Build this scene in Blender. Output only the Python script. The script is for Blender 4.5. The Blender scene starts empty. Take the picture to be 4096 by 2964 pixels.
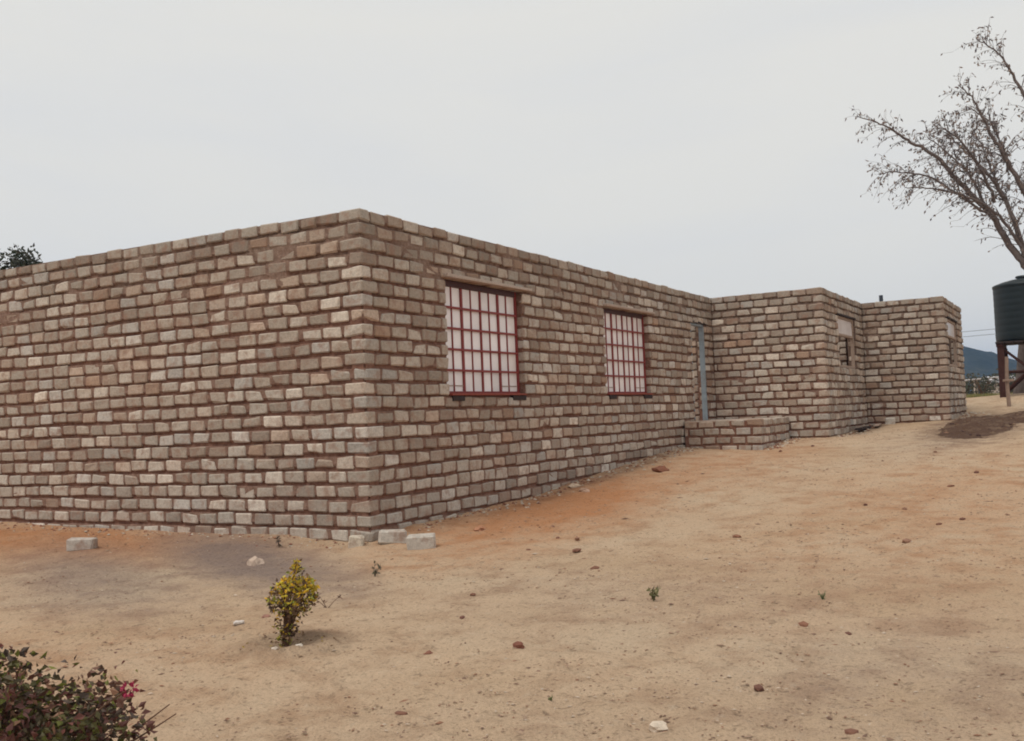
import bpy, bmesh, math, random
import numpy as np
from mathutils import Matrix, Vector

random.seed(11)
rng = np.random.default_rng(11)
SC = bpy.context.scene
COL = SC.collection

# ------------------------------------------------------------------ camera
CAM = np.array([-9.8235, -7.5339, 1.4646])
YAW, PITCH, ROLL = math.radians(29.2606), math.radians(2.589), math.radians(-2.379)
FOC = 35.762


def cam_axes():
    f = np.array([math.cos(YAW) * math.cos(PITCH), math.sin(YAW) * math.cos(PITCH), math.sin(PITCH)])
    r = np.array([math.sin(YAW), -math.cos(YAW), 0.0])
    u = np.cross(r, f)
    r2 = math.cos(ROLL) * r + math.sin(ROLL) * u
    u2 = -math.sin(ROLL) * r + math.cos(ROLL) * u
    return r2, u2, f


cr, cu, cf = cam_axes()
cd = bpy.data.cameras.new('camera')
cam = bpy.data.objects.new('camera', cd)
COL.objects.link(cam)
cd.lens = FOC
cd.sensor_width = 36
cd.clip_start = 0.05
cd.clip_end = 9000
cam.matrix_world = Matrix(((cr[0], cu[0], -cf[0], CAM[0]), (cr[1], cu[1], -cf[1], CAM[1]),
                           (cr[2], cu[2], -cf[2], CAM[2]), (0, 0, 0, 1)))
SC.camera = cam

# ------------------------------------------------------------------ sky, sun, exposure
SUN_EL, SUN_AZ = math.radians(65), math.atan2(0.28, -0.95)      # towards the sun, from +X
world = bpy.data.worlds.new('World')
SC.world = world
world.use_nodes = True
nt = world.node_tree
nt.nodes.clear()
wo = nt.nodes.new('ShaderNodeOutputWorld')
bg = nt.nodes.new('ShaderNodeBackground')
bg.inputs['Strength'].default_value = 0.1
sky = nt.nodes.new('ShaderNodeTexSky')
sky.sky_type = 'NISHITA'
sky.sun_disc = False
sky.sun_elevation = SUN_EL
sky.sun_rotation = math.pi / 2 - SUN_AZ
sky.dust_density = 4.0
tc = nt.nodes.new('ShaderNodeTexCoord')
mp = nt.nodes.new('ShaderNodeMapping')
mp.inputs['Scale'].default_value = (1.0, 1.0, 4.5)
nz = nt.nodes.new('ShaderNodeTexNoise')
nz.inputs['Scale'].default_value = 2.2
nz.inputs['Detail'].default_value = 5
nz.inputs['Roughness'].default_value = 0.5
nz.inputs['Distortion'].default_value = 0.6
rp = nt.nodes.new('ShaderNodeValToRGB')
rp.color_ramp.elements[0].position = 0.28
rp.color_ramp.elements[0].color = (0.670, 0.672, 0.662, 1)
rp.color_ramp.elements[1].position = 0.56
rp.color_ramp.elements[1].color = (0.705, 0.696, 0.660, 1)
sc_ = nt.nodes.new('ShaderNodeVectorMath')
sc_.operation = 'SCALE'
sc_.inputs['Scale'].default_value = 10.2
mx = nt.nodes.new('ShaderNodeMix')
mx.data_type = 'RGBA'
mx.inputs['Factor'].default_value = 0.96
L = nt.links.new
L(tc.outputs['Generated'], mp.inputs['Vector'])
L(mp.outputs['Vector'], nz.inputs['Vector'])
L(nz.outputs['Fac'], rp.inputs['Fac'])
L(rp.outputs['Color'], sc_.inputs[0])
L(sky.outputs['Color'], mx.inputs['A'])
L(sc_.outputs['Vector'], mx.inputs['B'])
L(mx.outputs['Result'], bg.inputs['Color'])
L(bg.outputs['Background'], wo.inputs['Surface'])

sd = bpy.data.lights.new('sun', 'SUN')
sd.energy = 1.4
sd.angle = math.radians(24)
sd.color = (1.0, 0.95, 0.87)
sun = bpy.data.objects.new('sun', sd)
COL.objects.link(sun)
dv = Vector((math.cos(SUN_AZ) * math.cos(SUN_EL), math.sin(SUN_AZ) * math.cos(SUN_EL), math.sin(SUN_EL)))
sun.rotation_euler = dv.to_track_quat('Z', 'Y').to_euler()
sun.location = (0, 0, 30)

SC.view_settings.view_transform = 'Standard'
SC.view_settings.look = 'None'
SC.view_settings.exposure = 0.18
SC.view_settings.gamma = 1.0
SC.view_settings.use_curve_mapping = False
SC.cycles.filter_width = 1.9


# ------------------------------------------------------------------ helpers
def tag(o, label=None, cat=None, group=None, kind=None):
    if label: o['label'] = label
    if cat: o['category'] = cat
    if group: o['group'] = group
    if kind: o['kind'] = kind
    return o


def empty(name, loc=(0, 0, 0), parent=None):
    o = bpy.data.objects.new(name, None)
    COL.objects.link(o)
    o.location = loc
    o.empty_display_size = 0.2
    if parent: o.parent = parent
    return o


def mesh_obj(name, verts, faces, mat, parent=None, smooth=False, tint=None):
    me = bpy.data.meshes.new(name)
    me.from_pydata([tuple(map(float, v)) for v in verts], [], [tuple(map(int, f)) for f in faces])
    if tint is not None:
        a = me.color_attributes.new('tint', 'FLOAT_COLOR', 'POINT')
        t = np.ones((len(verts), 4), np.float32)
        t[:, :3] = tint
        a.data.foreach_set('color', t.ravel())
    if smooth:
        me.polygons.foreach_set('use_smooth', [True] * len(me.polygons))
    me.materials.append(mat)
    me.update()
    o = bpy.data.objects.new(name, me)
    COL.objects.link(o)
    if parent: o.parent = parent
    return o


class MB:
    """collects pieces into one mesh"""
    def __init__(s): s.v, s.f, s.t, s.n = [], [], [], 0

    def add(s, v, f, tint=None):
        v = np.asarray(v, float)
        s.v.append(v)
        s.f += [tuple(i + s.n for i in q) for q in f]
        if tint is not None: s.t.append(np.tile(np.asarray(tint, float), (len(v), 1)))
        s.n += len(v)

    def build(s, name, mat, parent=None, smooth=False):
        t = np.vstack(s.t) if s.t else None
        return mesh_obj(name, np.vstack(s.v), s.f, mat, parent, smooth, t)


def hsh(ix, iy, seed):
    n = (ix.astype(np.int64) * 374761393 + iy.astype(np.int64) * 668265263 + seed * 1274126177) & 0x7fffffff
    n = ((n ^ (n >> 13)) * 1274126177) & 0x7fffffff
    n = n ^ (n >> 16)
    return (n & 0xffff) / 65535.0


def vnoise(x, y, seed=0):
    x = np.asarray(x, float); y = np.asarray(y, float)
    ix = np.floor(x); iy = np.floor(y)
    fx = x - ix; fy = y - iy
    fx = fx * fx * (3 - 2 * fx); fy = fy * fy * (3 - 2 * fy)
    ix = ix.astype(np.int64); iy = iy.astype(np.int64)
    a = hsh(ix, iy, seed); b = hsh(ix + 1, iy, seed); c = hsh(ix, iy + 1, seed); d = hsh(ix + 1, iy + 1, seed)
    return (a * (1 - fx) + b * fx) * (1 - fy) + (c * (1 - fx) + d * fx) * fy


def fbm(x, y, seed=0, oct=4):
    s = 0; a = 0.5; t = 0
    for i in range(oct):
        s = s + a * vnoise(np.asarray(x) * 2 ** i, np.asarray(y) * 2 ** i, seed + i * 17)
        t += a; a *= 0.5
    return s / t


# unit chamfered box: 24 verts, 44 triangles
def chamfer_box(lo, hi, ch, jit=0.0, chip=0.0):
    lo = np.asarray(lo, float); hi = np.asarray(hi, float)
    V = []; idx = {}
    for sx in (0, 1):
        for sy in (0, 1):
            for sz in (0, 1):
                s = (sx, sy, sz)
                c = ch * (0.7 + 0.6 * random.random())
                if random.random() < chip: c *= 1.6 + .9 * random.random()
                c = min(c, 0.32 * (hi - lo).min())
                corner = np.where(np.array(s) == 1, hi, lo) + rng.uniform(-jit, jit, 3)
                inw = np.where(np.array(s) == 1, -1.0, 1.0)
                for ax in range(3):        # vertex that lies on the face of axis ax
                    p = corner.copy()
                    for o in range(3):
                        if o != ax: p[o] += inw[o] * c
                    idx[(s, ax)] = len(V); V.append(p)
    F = []
    for ax in range(3):
        o1, o2 = (ax + 1) % 3, (ax + 2) % 3
        for side in (0, 1):
            q = []
            for a, b in ((0, 0), (1, 0), (1, 1), (0, 1)):
                s = [0, 0, 0]; s[ax] = side; s[o1] = a; s[o2] = b
                q.append(idx[(tuple(s), ax)])
            F.append(q if side else q[::-1])
    for ax in range(3):                    # edges along ax
        o1, o2 = (ax + 1) % 3, (ax + 2) % 3
        for a in (0, 1):
            for b in (0, 1):
                s0 = [0, 0, 0]; s0[o1] = a; s0[o2] = b
                s1 = list(s0); s1[ax] = 1
                s0, s1 = tuple(s0), tuple(s1)
                q = [idx[(s0, o1)], idx[(s1, o1)], idx[(s1, o2)], idx[(s0, o2)]]
                F.append(q if a == b else q[::-1])
    for sx in (0, 1):
        for sy in (0, 1):
            for sz in (0, 1):
                s = (sx, sy, sz)
                q = [idx[(s, 0)], idx[(s, 1)], idx[(s, 2)]]
                F.append(q if (sx + sy + sz) % 2 else q[::-1])
    return np.array(V), F


def box(lo, hi):
    x0, y0, z0 = lo; x1, y1, z1 = hi
    V = [(x0, y0, z0), (x1, y0, z0), (x1, y1, z0), (x0, y1, z0), (x0, y0, z1), (x1, y0, z1), (x1, y1, z1), (x0, y1, z1)]
    F = [(3, 2, 1, 0), (4, 5, 6, 7), (0, 1, 5, 4), (1, 2, 6, 5), (2, 3, 7, 6), (3, 0, 4, 7)]
    return V, F


def box_obj(name, lo, hi, mat, parent=None, ch=0.004):
    v, f = chamfer_box(lo, hi, ch)
    return mesh_obj(name, v, f, mat, parent)


def tube(pts, rad, n=7):
    pts = np.asarray(pts, float)
    rad = np.broadcast_to(np.asarray(rad, float), (len(pts),))
    V = []; F = []
    ref = np.array([0.31, 0.22, 0.92])
    for i, p in enumerate(pts):
        t = pts[min(i + 1, len(pts) - 1)] - pts[max(i - 1, 0)]
        t = t / (np.linalg.norm(t) + 1e-9)
        a = np.cross(t, ref)
        if np.linalg.norm(a) < 0.05: a = np.cross(t, [1, 0, 0])
        a /= np.linalg.norm(a); b = np.cross(t, a)
        for k in range(n):
            w = 2 * math.pi * k / n
            V.append(p + rad[i] * (math.cos(w) * a + math.sin(w) * b))
    for i in range(len(pts) - 1):
        for k in range(n):
            k2 = (k + 1) % n
            F.append((i * n + k, i * n + k2, (i + 1) * n + k2, (i + 1) * n + k))
    F.append(tuple(range(n))[::-1]); F.append(tuple(range((len(pts) - 1) * n, len(pts) * n)))
    return np.array(V), F


def smooth_path(P, m=6):
    P = [np.asarray(p, float) for p in P]
    Q = [2 * P[0] - P[1]] + P + [2 * P[-1] - P[-2]]
    out = []
    for i in range(1, len(Q) - 2):
        for k in range(m):
            t = k / m
            out.append(0.5 * ((2 * Q[i]) + (-Q[i - 1] + Q[i + 1]) * t + (2 * Q[i - 1] - 5 * Q[i] + 4 * Q[i + 1] - Q[i + 2]) * t * t
                              + (-Q[i - 1] + 3 * Q[i] - 3 * Q[i + 1] + Q[i + 2]) * t ** 3))
    out.append(P[-1])
    return np.array(out)


def leaf(p, d, size, width, curl=0.25):
    """a folded pointed leaf with a midrib: 4 triangles"""
    d = np.asarray(d, float); d /= np.linalg.norm(d) + 1e-9
    w = np.cross(d, rng.normal(size=3)); w /= np.linalg.norm(w) + 1e-9
    n = np.cross(d, w)
    b = p; m = p + d * size * 0.5 - n * size * curl * 0.25; e = p + d * size - n * size * curl * 0.1
    l = p + d * size * 0.45 + w * width * 0.5 + n * width * 0.22
    r = p + d * size * 0.45 - w * width * 0.5 + n * width * 0.22
    return [b, l, m, r, e], [(0, 1, 2), (0, 2, 3), (1, 4, 2), (2, 4, 3)]


def rock(r, squash=0.6, seed=0, sub=1):
    bm = bmesh.new()
    bmesh.ops.create_icosphere(bm, subdivisions=sub, radius=1.0)
    V = np.array([v.co[:] for v in bm.verts]); F = [tuple(v.index for v in f.verts) for f in bm.faces]
    bm.free()
    rr = np.random.default_rng(seed)
    V *= (1 + rr.uniform(-0.28, 0.28, (len(V), 1)))
    V *= np.array([1.0 + rr.uniform(-.1, .45), 1.0 + rr.uniform(-.25, .1), squash]) * r
    return V, F


# ------------------------------------------------------------------ materials
def new_mat(name):
    m = bpy.data.materials.new(name)
    m.use_nodes = True
    n = m.node_tree
    b = n.nodes['Principled BSDF']
    b.inputs['Specular IOR Level'].default_value = 0.25
    return m, n, b


def nodes(n):
    def noise(scale, detail=4, rough=0.55, vec=None, dist=0.0):
        t = n.nodes.new('ShaderNodeTexNoise')
        t.inputs['Scale'].default_value = scale
        t.inputs['Detail'].default_value = detail
        t.inputs['Roughness'].default_value = rough
        t.inputs['Distortion'].default_value = dist
        if vec is not None: n.links.new(vec, t.inputs['Vector'])
        return t.outputs['Fac']

    def ramp(fac, stops):
        r = n.nodes.new('ShaderNodeValToRGB')
        e = r.color_ramp.elements
        while len(e) < len(stops): e.new(0.5)
        for k, (p, c) in enumerate(stops):
            e[k].position = p
            e[k].color = (c[0], c[1], c[2], 1) if hasattr(c, '__len__') else (c, c, c, 1)
        n.links.new(fac, r.inputs['Fac'])
        return r.outputs['Color']

    def mix(fac, a, b, mode='MIX'):
        m = n.nodes.new('ShaderNodeMix')
        m.data_type = 'RGBA'; m.blend_type = mode
        for s, k in ((fac, 'Factor'), (a, 'A'), (b, 'B')):
            if hasattr(s, 'is_linked') or hasattr(s, 'links'): n.links.new(s, m.inputs[k])
            elif k == 'Factor': m.inputs[k].default_value = s
            else: m.inputs[k].default_value = (s[0], s[1], s[2], 1)
        return m.outputs['Result']

    def math_(op, a, b=0.0, c=None):
        m = n.nodes.new('ShaderNodeMath'); m.operation = op
        for i, s in enumerate((a, b, c)):
            if s is None: continue
            if hasattr(s, 'links'): n.links.new(s, m.inputs[i])
            else: m.inputs[i].default_value = s
        return m.outputs[0]

    def attr(name):
        a = n.nodes.new('ShaderNodeAttribute'); a.attribute_name = name
        return a.outputs['Color']

    def pos():
        return n.nodes.new('ShaderNodeNewGeometry').outputs['Position']

    def bump(h, strength, dist, nrm=None):
        b = n.nodes.new('ShaderNodeBump')
        b.inputs['Strength'].default_value = strength
        b.inputs['Distance'].default_value = dist
        n.links.new(h, b.inputs['Height'])
        if nrm is not None: n.links.new(nrm, b.inputs['Normal'])
        return b.outputs['Normal']

    def sep(v):
        s = n.nodes.new('ShaderNodeSeparateXYZ'); n.links.new(v, s.inputs[0]); return s.outputs
    return noise, ramp, mix, math_, attr, pos, bump, sep


def make_brick_mat():
    m, n, b = new_mat('cement_brick')
    noise, ramp, mix, math_, attr, pos, bump, sep = nodes(n)
    P = pos(); t = attr('tint')
    big = noise(7, 3, .6, P); fine = noise(90, 4, .65, P); mid = noise(24, 4, .6, P)
    c = mix(1.0, t, ramp(mid, [(.25, .78), (.5, 1.0), (.78, 1.16)]), 'MULTIPLY')
    c = mix(1.0, c, ramp(fine, [(.28, .74), (.5, 1.0), (.75, 1.15)]), 'MULTIPLY')
    wash = ramp(big, [(.50, 0.0), (.68, .62)])
    c = mix(wash, c, (.30, .175, .125))
    n.links.new(c, b.inputs['Base Color'])
    b.inputs['Roughness'].default_value = .95
    b.inputs['Specular IOR Level'].default_value = .1
    h = math_('ADD', math_('MULTIPLY', mid, .7), math_('MULTIPLY', fine, .35))
    n.links.new(bump(h, .75, .012), b.inputs['Normal'])
    return m


def make_mortar_mat():
    m, n, b = new_mat('mud_mortar')
    noise, ramp, mix, math_, attr, pos, bump, sep = nodes(n)
    P = pos(); s = sep(P)
    k1 = noise(1.1, 4, .6, P); k2 = noise(14, 5, .65, P); k3 = noise(70, 4, .7, P)
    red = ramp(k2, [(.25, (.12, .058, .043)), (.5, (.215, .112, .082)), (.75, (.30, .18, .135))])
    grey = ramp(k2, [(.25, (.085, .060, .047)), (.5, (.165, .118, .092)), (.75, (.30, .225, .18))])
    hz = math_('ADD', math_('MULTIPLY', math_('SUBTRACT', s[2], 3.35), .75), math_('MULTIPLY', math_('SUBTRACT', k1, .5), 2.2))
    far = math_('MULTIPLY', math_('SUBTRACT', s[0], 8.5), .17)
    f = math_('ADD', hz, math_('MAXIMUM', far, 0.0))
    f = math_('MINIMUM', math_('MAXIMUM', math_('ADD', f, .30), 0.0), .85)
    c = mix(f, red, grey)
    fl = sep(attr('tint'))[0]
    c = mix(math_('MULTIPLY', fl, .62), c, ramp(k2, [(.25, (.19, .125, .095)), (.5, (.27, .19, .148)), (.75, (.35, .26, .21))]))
    c = mix(1.0, c, ramp(k3, [(.3, .75), (.5, 1.0), (.75, 1.2)]), 'MULTIPLY')
    n.links.new(c, b.inputs['Base Color'])
    b.inputs['Roughness'].default_value = 1.0
    b.inputs['Specular IOR Level'].default_value = .05
    h = math_('ADD', math_('MULTIPLY', k2, .8), math_('MULTIPLY', k3, .3))
    n.links.new(bump(h, .9, .02), b.inputs['Normal'])
    return m


def make_soil_mat():
    m, n, b = new_mat('sandy_soil')
    noise, ramp, mix, math_, attr, pos, bump, sep = nodes(n)
    P = pos(); msk = sep(attr('tint'))
    big = noise(.35, 4, .6, P); mid = noise(2.2, 5, .62, P); sm = noise(11, 5, .65, P); fine = noise(60, 4, .7, P)
    base = ramp(big, [(.30, (.51, .36, .235)), (.5, (.57, .415, .285)), (.70, (.58, .45, .32))])
    base = mix(ramp(mid, [(.48, 0.0), (.68, .85)]), base, (.43, .285, .185))
    base = mix(ramp(sm, [(.58, 0.0), (.78, .6)]), base, (.56, .455, .34))
    nb = math_('MULTIPLY', math_('SUBTRACT', mid, .5), 1.0)
    nb2 = math_('MULTIPLY', math_('SUBTRACT', sm, .5), .7)
    def blend(col, ch, c2, g=1.0):
        f = math_('ADD', math_('ADD', msk[ch], math_('MULTIPLY', nb, math_('MINIMUM', math_('MULTIPLY', msk[ch], 4.0), 1.0))),
                  math_('MULTIPLY', nb2, math_('MINIMUM', math_('MULTIPLY', msk[ch], 4.0), 1.0)))
        f = math_('MULTIPLY', math_('MINIMUM', math_('MAXIMUM', f, 0.0), 1.0), g)
        return mix(f, col, c2)
    c = blend(base, 0, (.47, .22, .105), .92)      # red clay
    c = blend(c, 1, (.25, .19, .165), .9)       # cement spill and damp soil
    c = blend(c, 2, (.105, .062, .045), .97)         # dug earth
    c = mix(1.0, c, ramp(sm, [(.25, .64), (.44, 1.0), (.6, 1.0), (.85, 1.15)]), 'MULTIPLY')
    mk = noise(19, 3, .6, P, .4)
    c = mix(1.0, c, ramp(mk, [(.30, .62), (.40, 1.0)]), 'MULTIPLY')
    c = mix(1.0, c, ramp(fine, [(.28, .62), (.45, 1.0), (.75, 1.14)]), 'MULTIPLY')
    speck = n.nodes.new('ShaderNodeTexVoronoi'); speck.inputs['Scale'].default_value = 16
    n.links.new(P, speck.inputs['Vector'])
    sp = ramp(speck.outputs['Distance'], [(.10, 1.0), (.20, 0.0)])
    spk = math_('MULTIPLY', sp, ramp(noise(3.1, 3, .6, P), [(.45, 0.0), (.62, .8)]))
    c = mix(spk, c, (.17, .09, .06))
    n.links.new(c, b.inputs['Base Color'])
    b.inputs['Roughness'].default_value = 1.0
    b.inputs['Specular IOR Level'].default_value = .05
    h = math_('ADD', math_('MULTIPLY', sm, .8), math_('MULTIPLY', fine, .3))
    n.links.new(bump(h, 1.0, .07), b.inputs['Normal'])
    return m


def make_plain(name, col, rough=.7, var=.25, scale=18, bumpd=.004, spec=.25, metal=0.0, tint=False, stain=None):
    m, n, b = new_mat(name)
    noise, ramp, mix, math_, attr, pos, bump, sep = nodes(n)
    tcn = n.nodes.new('ShaderNodeTexCoord')
    k = noise(scale, 5, .65, tcn.outputs['Object'])
    r = ramp(k, [(.25, 1 - var), (.5, 1.0), (.78, 1 + var * .7)])
    c = mix(1.0, attr('tint') if tint else col, r, 'MULTIPLY')
    if stain: c = mix(ramp(noise(scale * .35, 4, .65, tcn.outputs['Object']), [(.5, 0.0), (.7, .8)]), c, stain)
    n.links.new(c, b.inputs['Base Color'])
    b.inputs['Roughness'].default_value = rough
    b.inputs['Specular IOR Level'].default_value = spec
    b.inputs['Metallic'].default_value = metal
    if bumpd: n.links.new(bump(k, .6, bumpd), b.inputs['Normal'])
    return m


def make_leaf_mat():
    m, n, b = new_mat('leaf')
    noise, ramp, mix, math_, attr, pos, bump, sep = nodes(n)
    t = attr('tint')
    n.links.new(t, b.inputs['Base Color'])
    b.inputs['Roughness'].default_value = .55
    b.inputs['Specular IOR Level'].default_value = .3
    tr = n.nodes.new('ShaderNodeBsdfTranslucent')
    n.links.new(t, tr.inputs['Color'])
    ms = n.nodes.new('ShaderNodeMixShader'); ms.inputs[0].default_value = .22
    n.links.new(b.outputs[0], ms.inputs[1]); n.links.new(tr.outputs[0], ms.inputs[2])
    n.links.new(ms.outputs[0], n.nodes['Material Output'].inputs['Surface'])
    return m


def make_hill_mat():
    m, n, b = new_mat('scrub_hill')
    noise, ramp, mix, math_, attr, pos, bump, sep = nodes(n)
    P = pos()
    a = noise(.03, 5, .65, P); d = noise(.25, 4, .65, P)
    c = ramp(a, [(.3, (.022, .028, .020)), (.55, (.038, .044, .030)), (.75, (.085, .080, .055))])
    c = mix(1.0, c, ramp(d, [(.3, .55), (.5, 1.0), (.75, 1.35)]), 'MULTIPLY')
    n.links.new(c, b.inputs['Base Color'])
    b.inputs['Roughness'].default_value = 1.0
    b.inputs['Specular IOR Level'].default_value = 0.0
    n.links.new(bump(d, 1.0, 3.0), b.inputs['Normal'])
    return m


M_BRICK = make_brick_mat()
M_MORTAR = make_mortar_mat()
M_SOIL = make_soil_mat()
M_LEAF = make_leaf_mat()
M_HILL = make_hill_mat()
M_RED = make_plain('red_oxide_steel', (.23, .036, .032), .55, .3, 22, .001, .35)
M_HEAD_SHADE = make_plain('shaded_head_steel', (.075, .036, .038), .6, .3, 22, .001, .3)  # red frame steel darkened, shade under the lintel painted in
M_SILL = make_plain('red_oxide_sill', (.25, .055, .035), .6, .3, 22, .001, .3)
M_PANE = make_plain('whitened_glass', (.93, .875, .865), .16, .10, 2.2, 0, .5, stain=(.78, .70, .68))
_n = M_PANE.node_tree
_oi = _n.nodes.new('ShaderNodeObjectInfo'); _mr = _n.nodes.new('ShaderNodeMapRange'); _hs = _n.nodes.new('ShaderNodeHueSaturation')
_mr.inputs['To Min'].default_value = .86; _mr.inputs['To Max'].default_value = 1.0
_n.links.new(_oi.outputs['Random'], _mr.inputs['Value']); _n.links.new(_mr.outputs['Result'], _hs.inputs['Value'])
_b = _n.nodes['Principled BSDF']; _src = _b.inputs['Base Color'].links[0].from_socket
_n.links.new(_src, _hs.inputs['Color']); _n.links.new(_hs.outputs['Color'], _b.inputs['Base Color'])
M_WOOD = make_plain('pale_timber', (.36, .27, .215), .8, .3, 30, .003, .15)
M_DARKWOOD = make_plain('dark_timber', (.055, .042, .04), .85, .3, 24, .004, .1)
M_STEEL = make_plain('grey_blue_steel', (.24, .285, .32), .5, .18, 12, .001, .35, stain=(.20, .19, .18))
M_LINTEL = make_plain('lintel_cement', (.42, .33, .275), .9, .3, 25, .006, .1)
M_STONE = make_plain('field_stone', None, .95, .3, 30, .006, .1, tint=True)
M_TANK = make_plain('green_plastic_tank', (.007, .0145, .0175), .5, .12, 3, 0, .4)
M_STAND = make_plain('rusty_stand_steel', (.060, .026, .022), .75, .35, 14, .003, .2)
M_BARK = make_plain('bark', (.16, .13, .12), .95, .4, 9, .02, .1)
M_STEM = make_plain('woody_stem', (.13, .075, .05), .95, .35, 40, .004, .1)
M_POST = make_plain('weathered_post', (.30, .215, .17), .9, .3, 12, .006, .1)
M_PIPE = make_plain('dull_pipe', (.06, .07, .09), .6, .2, 20, 0, .3)
M_FARWALL = make_plain('far_plaster', (.46, .40, .35), .95, .2, 2, .0, .1)
M_FARROOF = make_plain('far_sheet_roof', (.52, .52, .54), .6, .15, 3, .0, .3)
M_DARK = make_plain('far_dark_opening', (.03, .03, .035), .9, .1, 3, .0, .1)
M_CABLE = make_plain('cable', (.05, .05, .055), .8, .1, 5, 0, .2)
M_FLOWER = make_plain('flower_bract', (.33, .03, .075), .7, .25, 40, 0, .2)

# ------------------------------------------------------------------ building plan
H = 4.07
CP = 0.177                      # course pitch
X2, Y2, X3, Y3, X4 = 13.345, -2.558, 18.03, -4.56, 22.31
XP, YP, ZP = 11.02, -1.69, 1.205  # porch platform
YB = 10.5

# ------------------------------------------------------------------ ground
CTRL = np.array([
    (0, 9.5, .24), (0, 7.08, .17), (0, 5.36, .13), (0, 3.31, .09), (0, 2.13, .10), (0, 1.28, .085), (0, .7, .03), (0, 0, .02), (.35, 0, .09),
    (.79, 0, .16), (2.49, 0, .17), (4.42, 0, .22), (7.07, 0, .44), (10.61, 0, .65), (11.02, -.75, .60), (11.02, -1.69, .55),
    (12.4, -1.69, .66), (13.3, -1.8, .71), (13.35, -2.6, .71), (14.94, -2.56, .73), (17.97, -2.56, .85), (18.03, -4.5, .93),
    (21.6, -4.56, 1.02), (-9.8, -7.5, -.16), (-4.4, -2.6, -.06), (-6.6, -2.75, -.11), (-4.8, -7.2, -.09), (-1.3, .6, -.03),
    (.2, -.75, .0), (2, -6.9, .13), (-.8, 4.2, .06), (-3, 6, 0), (-6, 3, -.1), (-12, 0, -.2), (-9, 8, -.1), (0, -12, .0), (-10, -14, -.2), (3, -3, .17),
    (6, -4, .34), (8, -6.6, .46), (10, -9, .55), (14.5, -6, .72), (15, -11, .75), (18.5, -6.2, .88), (20, -6.3, .95), (22.0, -5.2, 1.02), (23.5, -5.6, 1.2), (24.2, -4.6, 1.30),
    (24.6, -6.2, 1.46), (27, -4.4, 1.39), (28, -6, 1.56), (22, -10, 1.1), (30, -11, 1.55), (34, -4, 1.40), (36, -7, 1.52), (28, 0, 1.35), (30, 8, 1.3),
    (13, 6, .9), (10, 14, .8), (0, 16, .35), (-8, 18, 0), (40, -18, 1.5), (20, -20, .9), (44, 4, 1.3)], float)


def _fit():
    X = CTRL[:, :2]; n = len(X)
    d = np.linalg.norm(X[:, None] - X[None], axis=2)
    A = np.zeros((n + 3, n + 3))
    A[:n, :n] = -d - np.eye(n) * .04 * -1
    A[:n, n] = 1; A[:n, n + 1:] = X; A[n, :n] = 1; A[n + 1:, :n] = X.T
    return np.linalg.solve(A, np.r_[CTRL[:, 2], 0, 0, 0])


_W = _fit()


def gz0(x, y):
    x = np.asarray(x, float); y = np.asarray(y, float)
    n = len(CTRL)
    z = _W[n] + _W[n + 1] * x + _W[n + 2] * y
    for i in range(n):
        z = z - _W[i] * np.sqrt((x - CTRL[i, 0]) ** 2 + (y - CTRL[i, 1]) ** 2 + .05)
    z = np.clip(z, -.6, 1.62)
    r = np.hypot(x - 8, y + 2)
    k = np.clip((r - 38) / 40, 0, 1); k = k * k * (3 - 2 * k)
    return z * (1 - k) + 1.1 * k


def gz(x, y):
    x = np.asarray(x, float); y = np.asarray(y, float)
    r = np.hypot(x - 5, y + 3)
    near = np.clip(1.4 - r / 40, 0, 1)
    z = gz0(x, y) + near * (.045 * (fbm(x * .8, y * .8, 3, 3) - .5) + .028 * (fbm(x * 4.5, y * 4.5, 9, 3) - .5) + .012 * (vnoise(x * 15, y * 15, 5) - .5))
    # small earth ring round the shrub
    d = np.hypot((x + 4.38) / 1.0, (y + 2.58) / 1.0)
    z = z + .035 * np.exp(-((d - .26) / .10) ** 2) - .02 * np.exp(-(d / .14) ** 2)
    # rubble and spoil against the wall feet
    return z


def gzs(x, y): return float(gz(np.array([x]), np.array([y]))[0])


def axis(a, b, st, far):
    L_ = list(np.arange(a, b + st / 2, st))
    s = st; p = b; R = []
    while p < far:
        s *= 1.16; p += s; R.append(p)
    s = st; p = a; Q = []
    while p > -far:
        s *= 1.16; p -= s; Q.append(p)
    return np.array(Q[::-1] + L_ + R)


gx = axis(-9, 12.0, .065, 3000)
gx = np.unique(np.concatenate([gx[gx <= 12], axis(12.0, 30, .13, 3000)[axis(12.0, 30, .13, 3000) > 12.05]]))
gy = axis(-9, 8, .075, 3000)
GX, GY = np.meshgrid(gx, gy, indexing='ij')
GZ = gz(GX, GY)


def ell(x, y, cx, cy, rx, ry, ang=0.0, soft=.5):
    c, s = math.cos(ang), math.sin(ang)
    dx, dy = x - cx, y - cy
    d = np.sqrt(((c * dx + s * dy) / rx) ** 2 + ((-s * dx + c * dy) / ry) ** 2)
    return np.clip((1.0 + soft - d) / (2 * soft), 0, 1)


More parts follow.
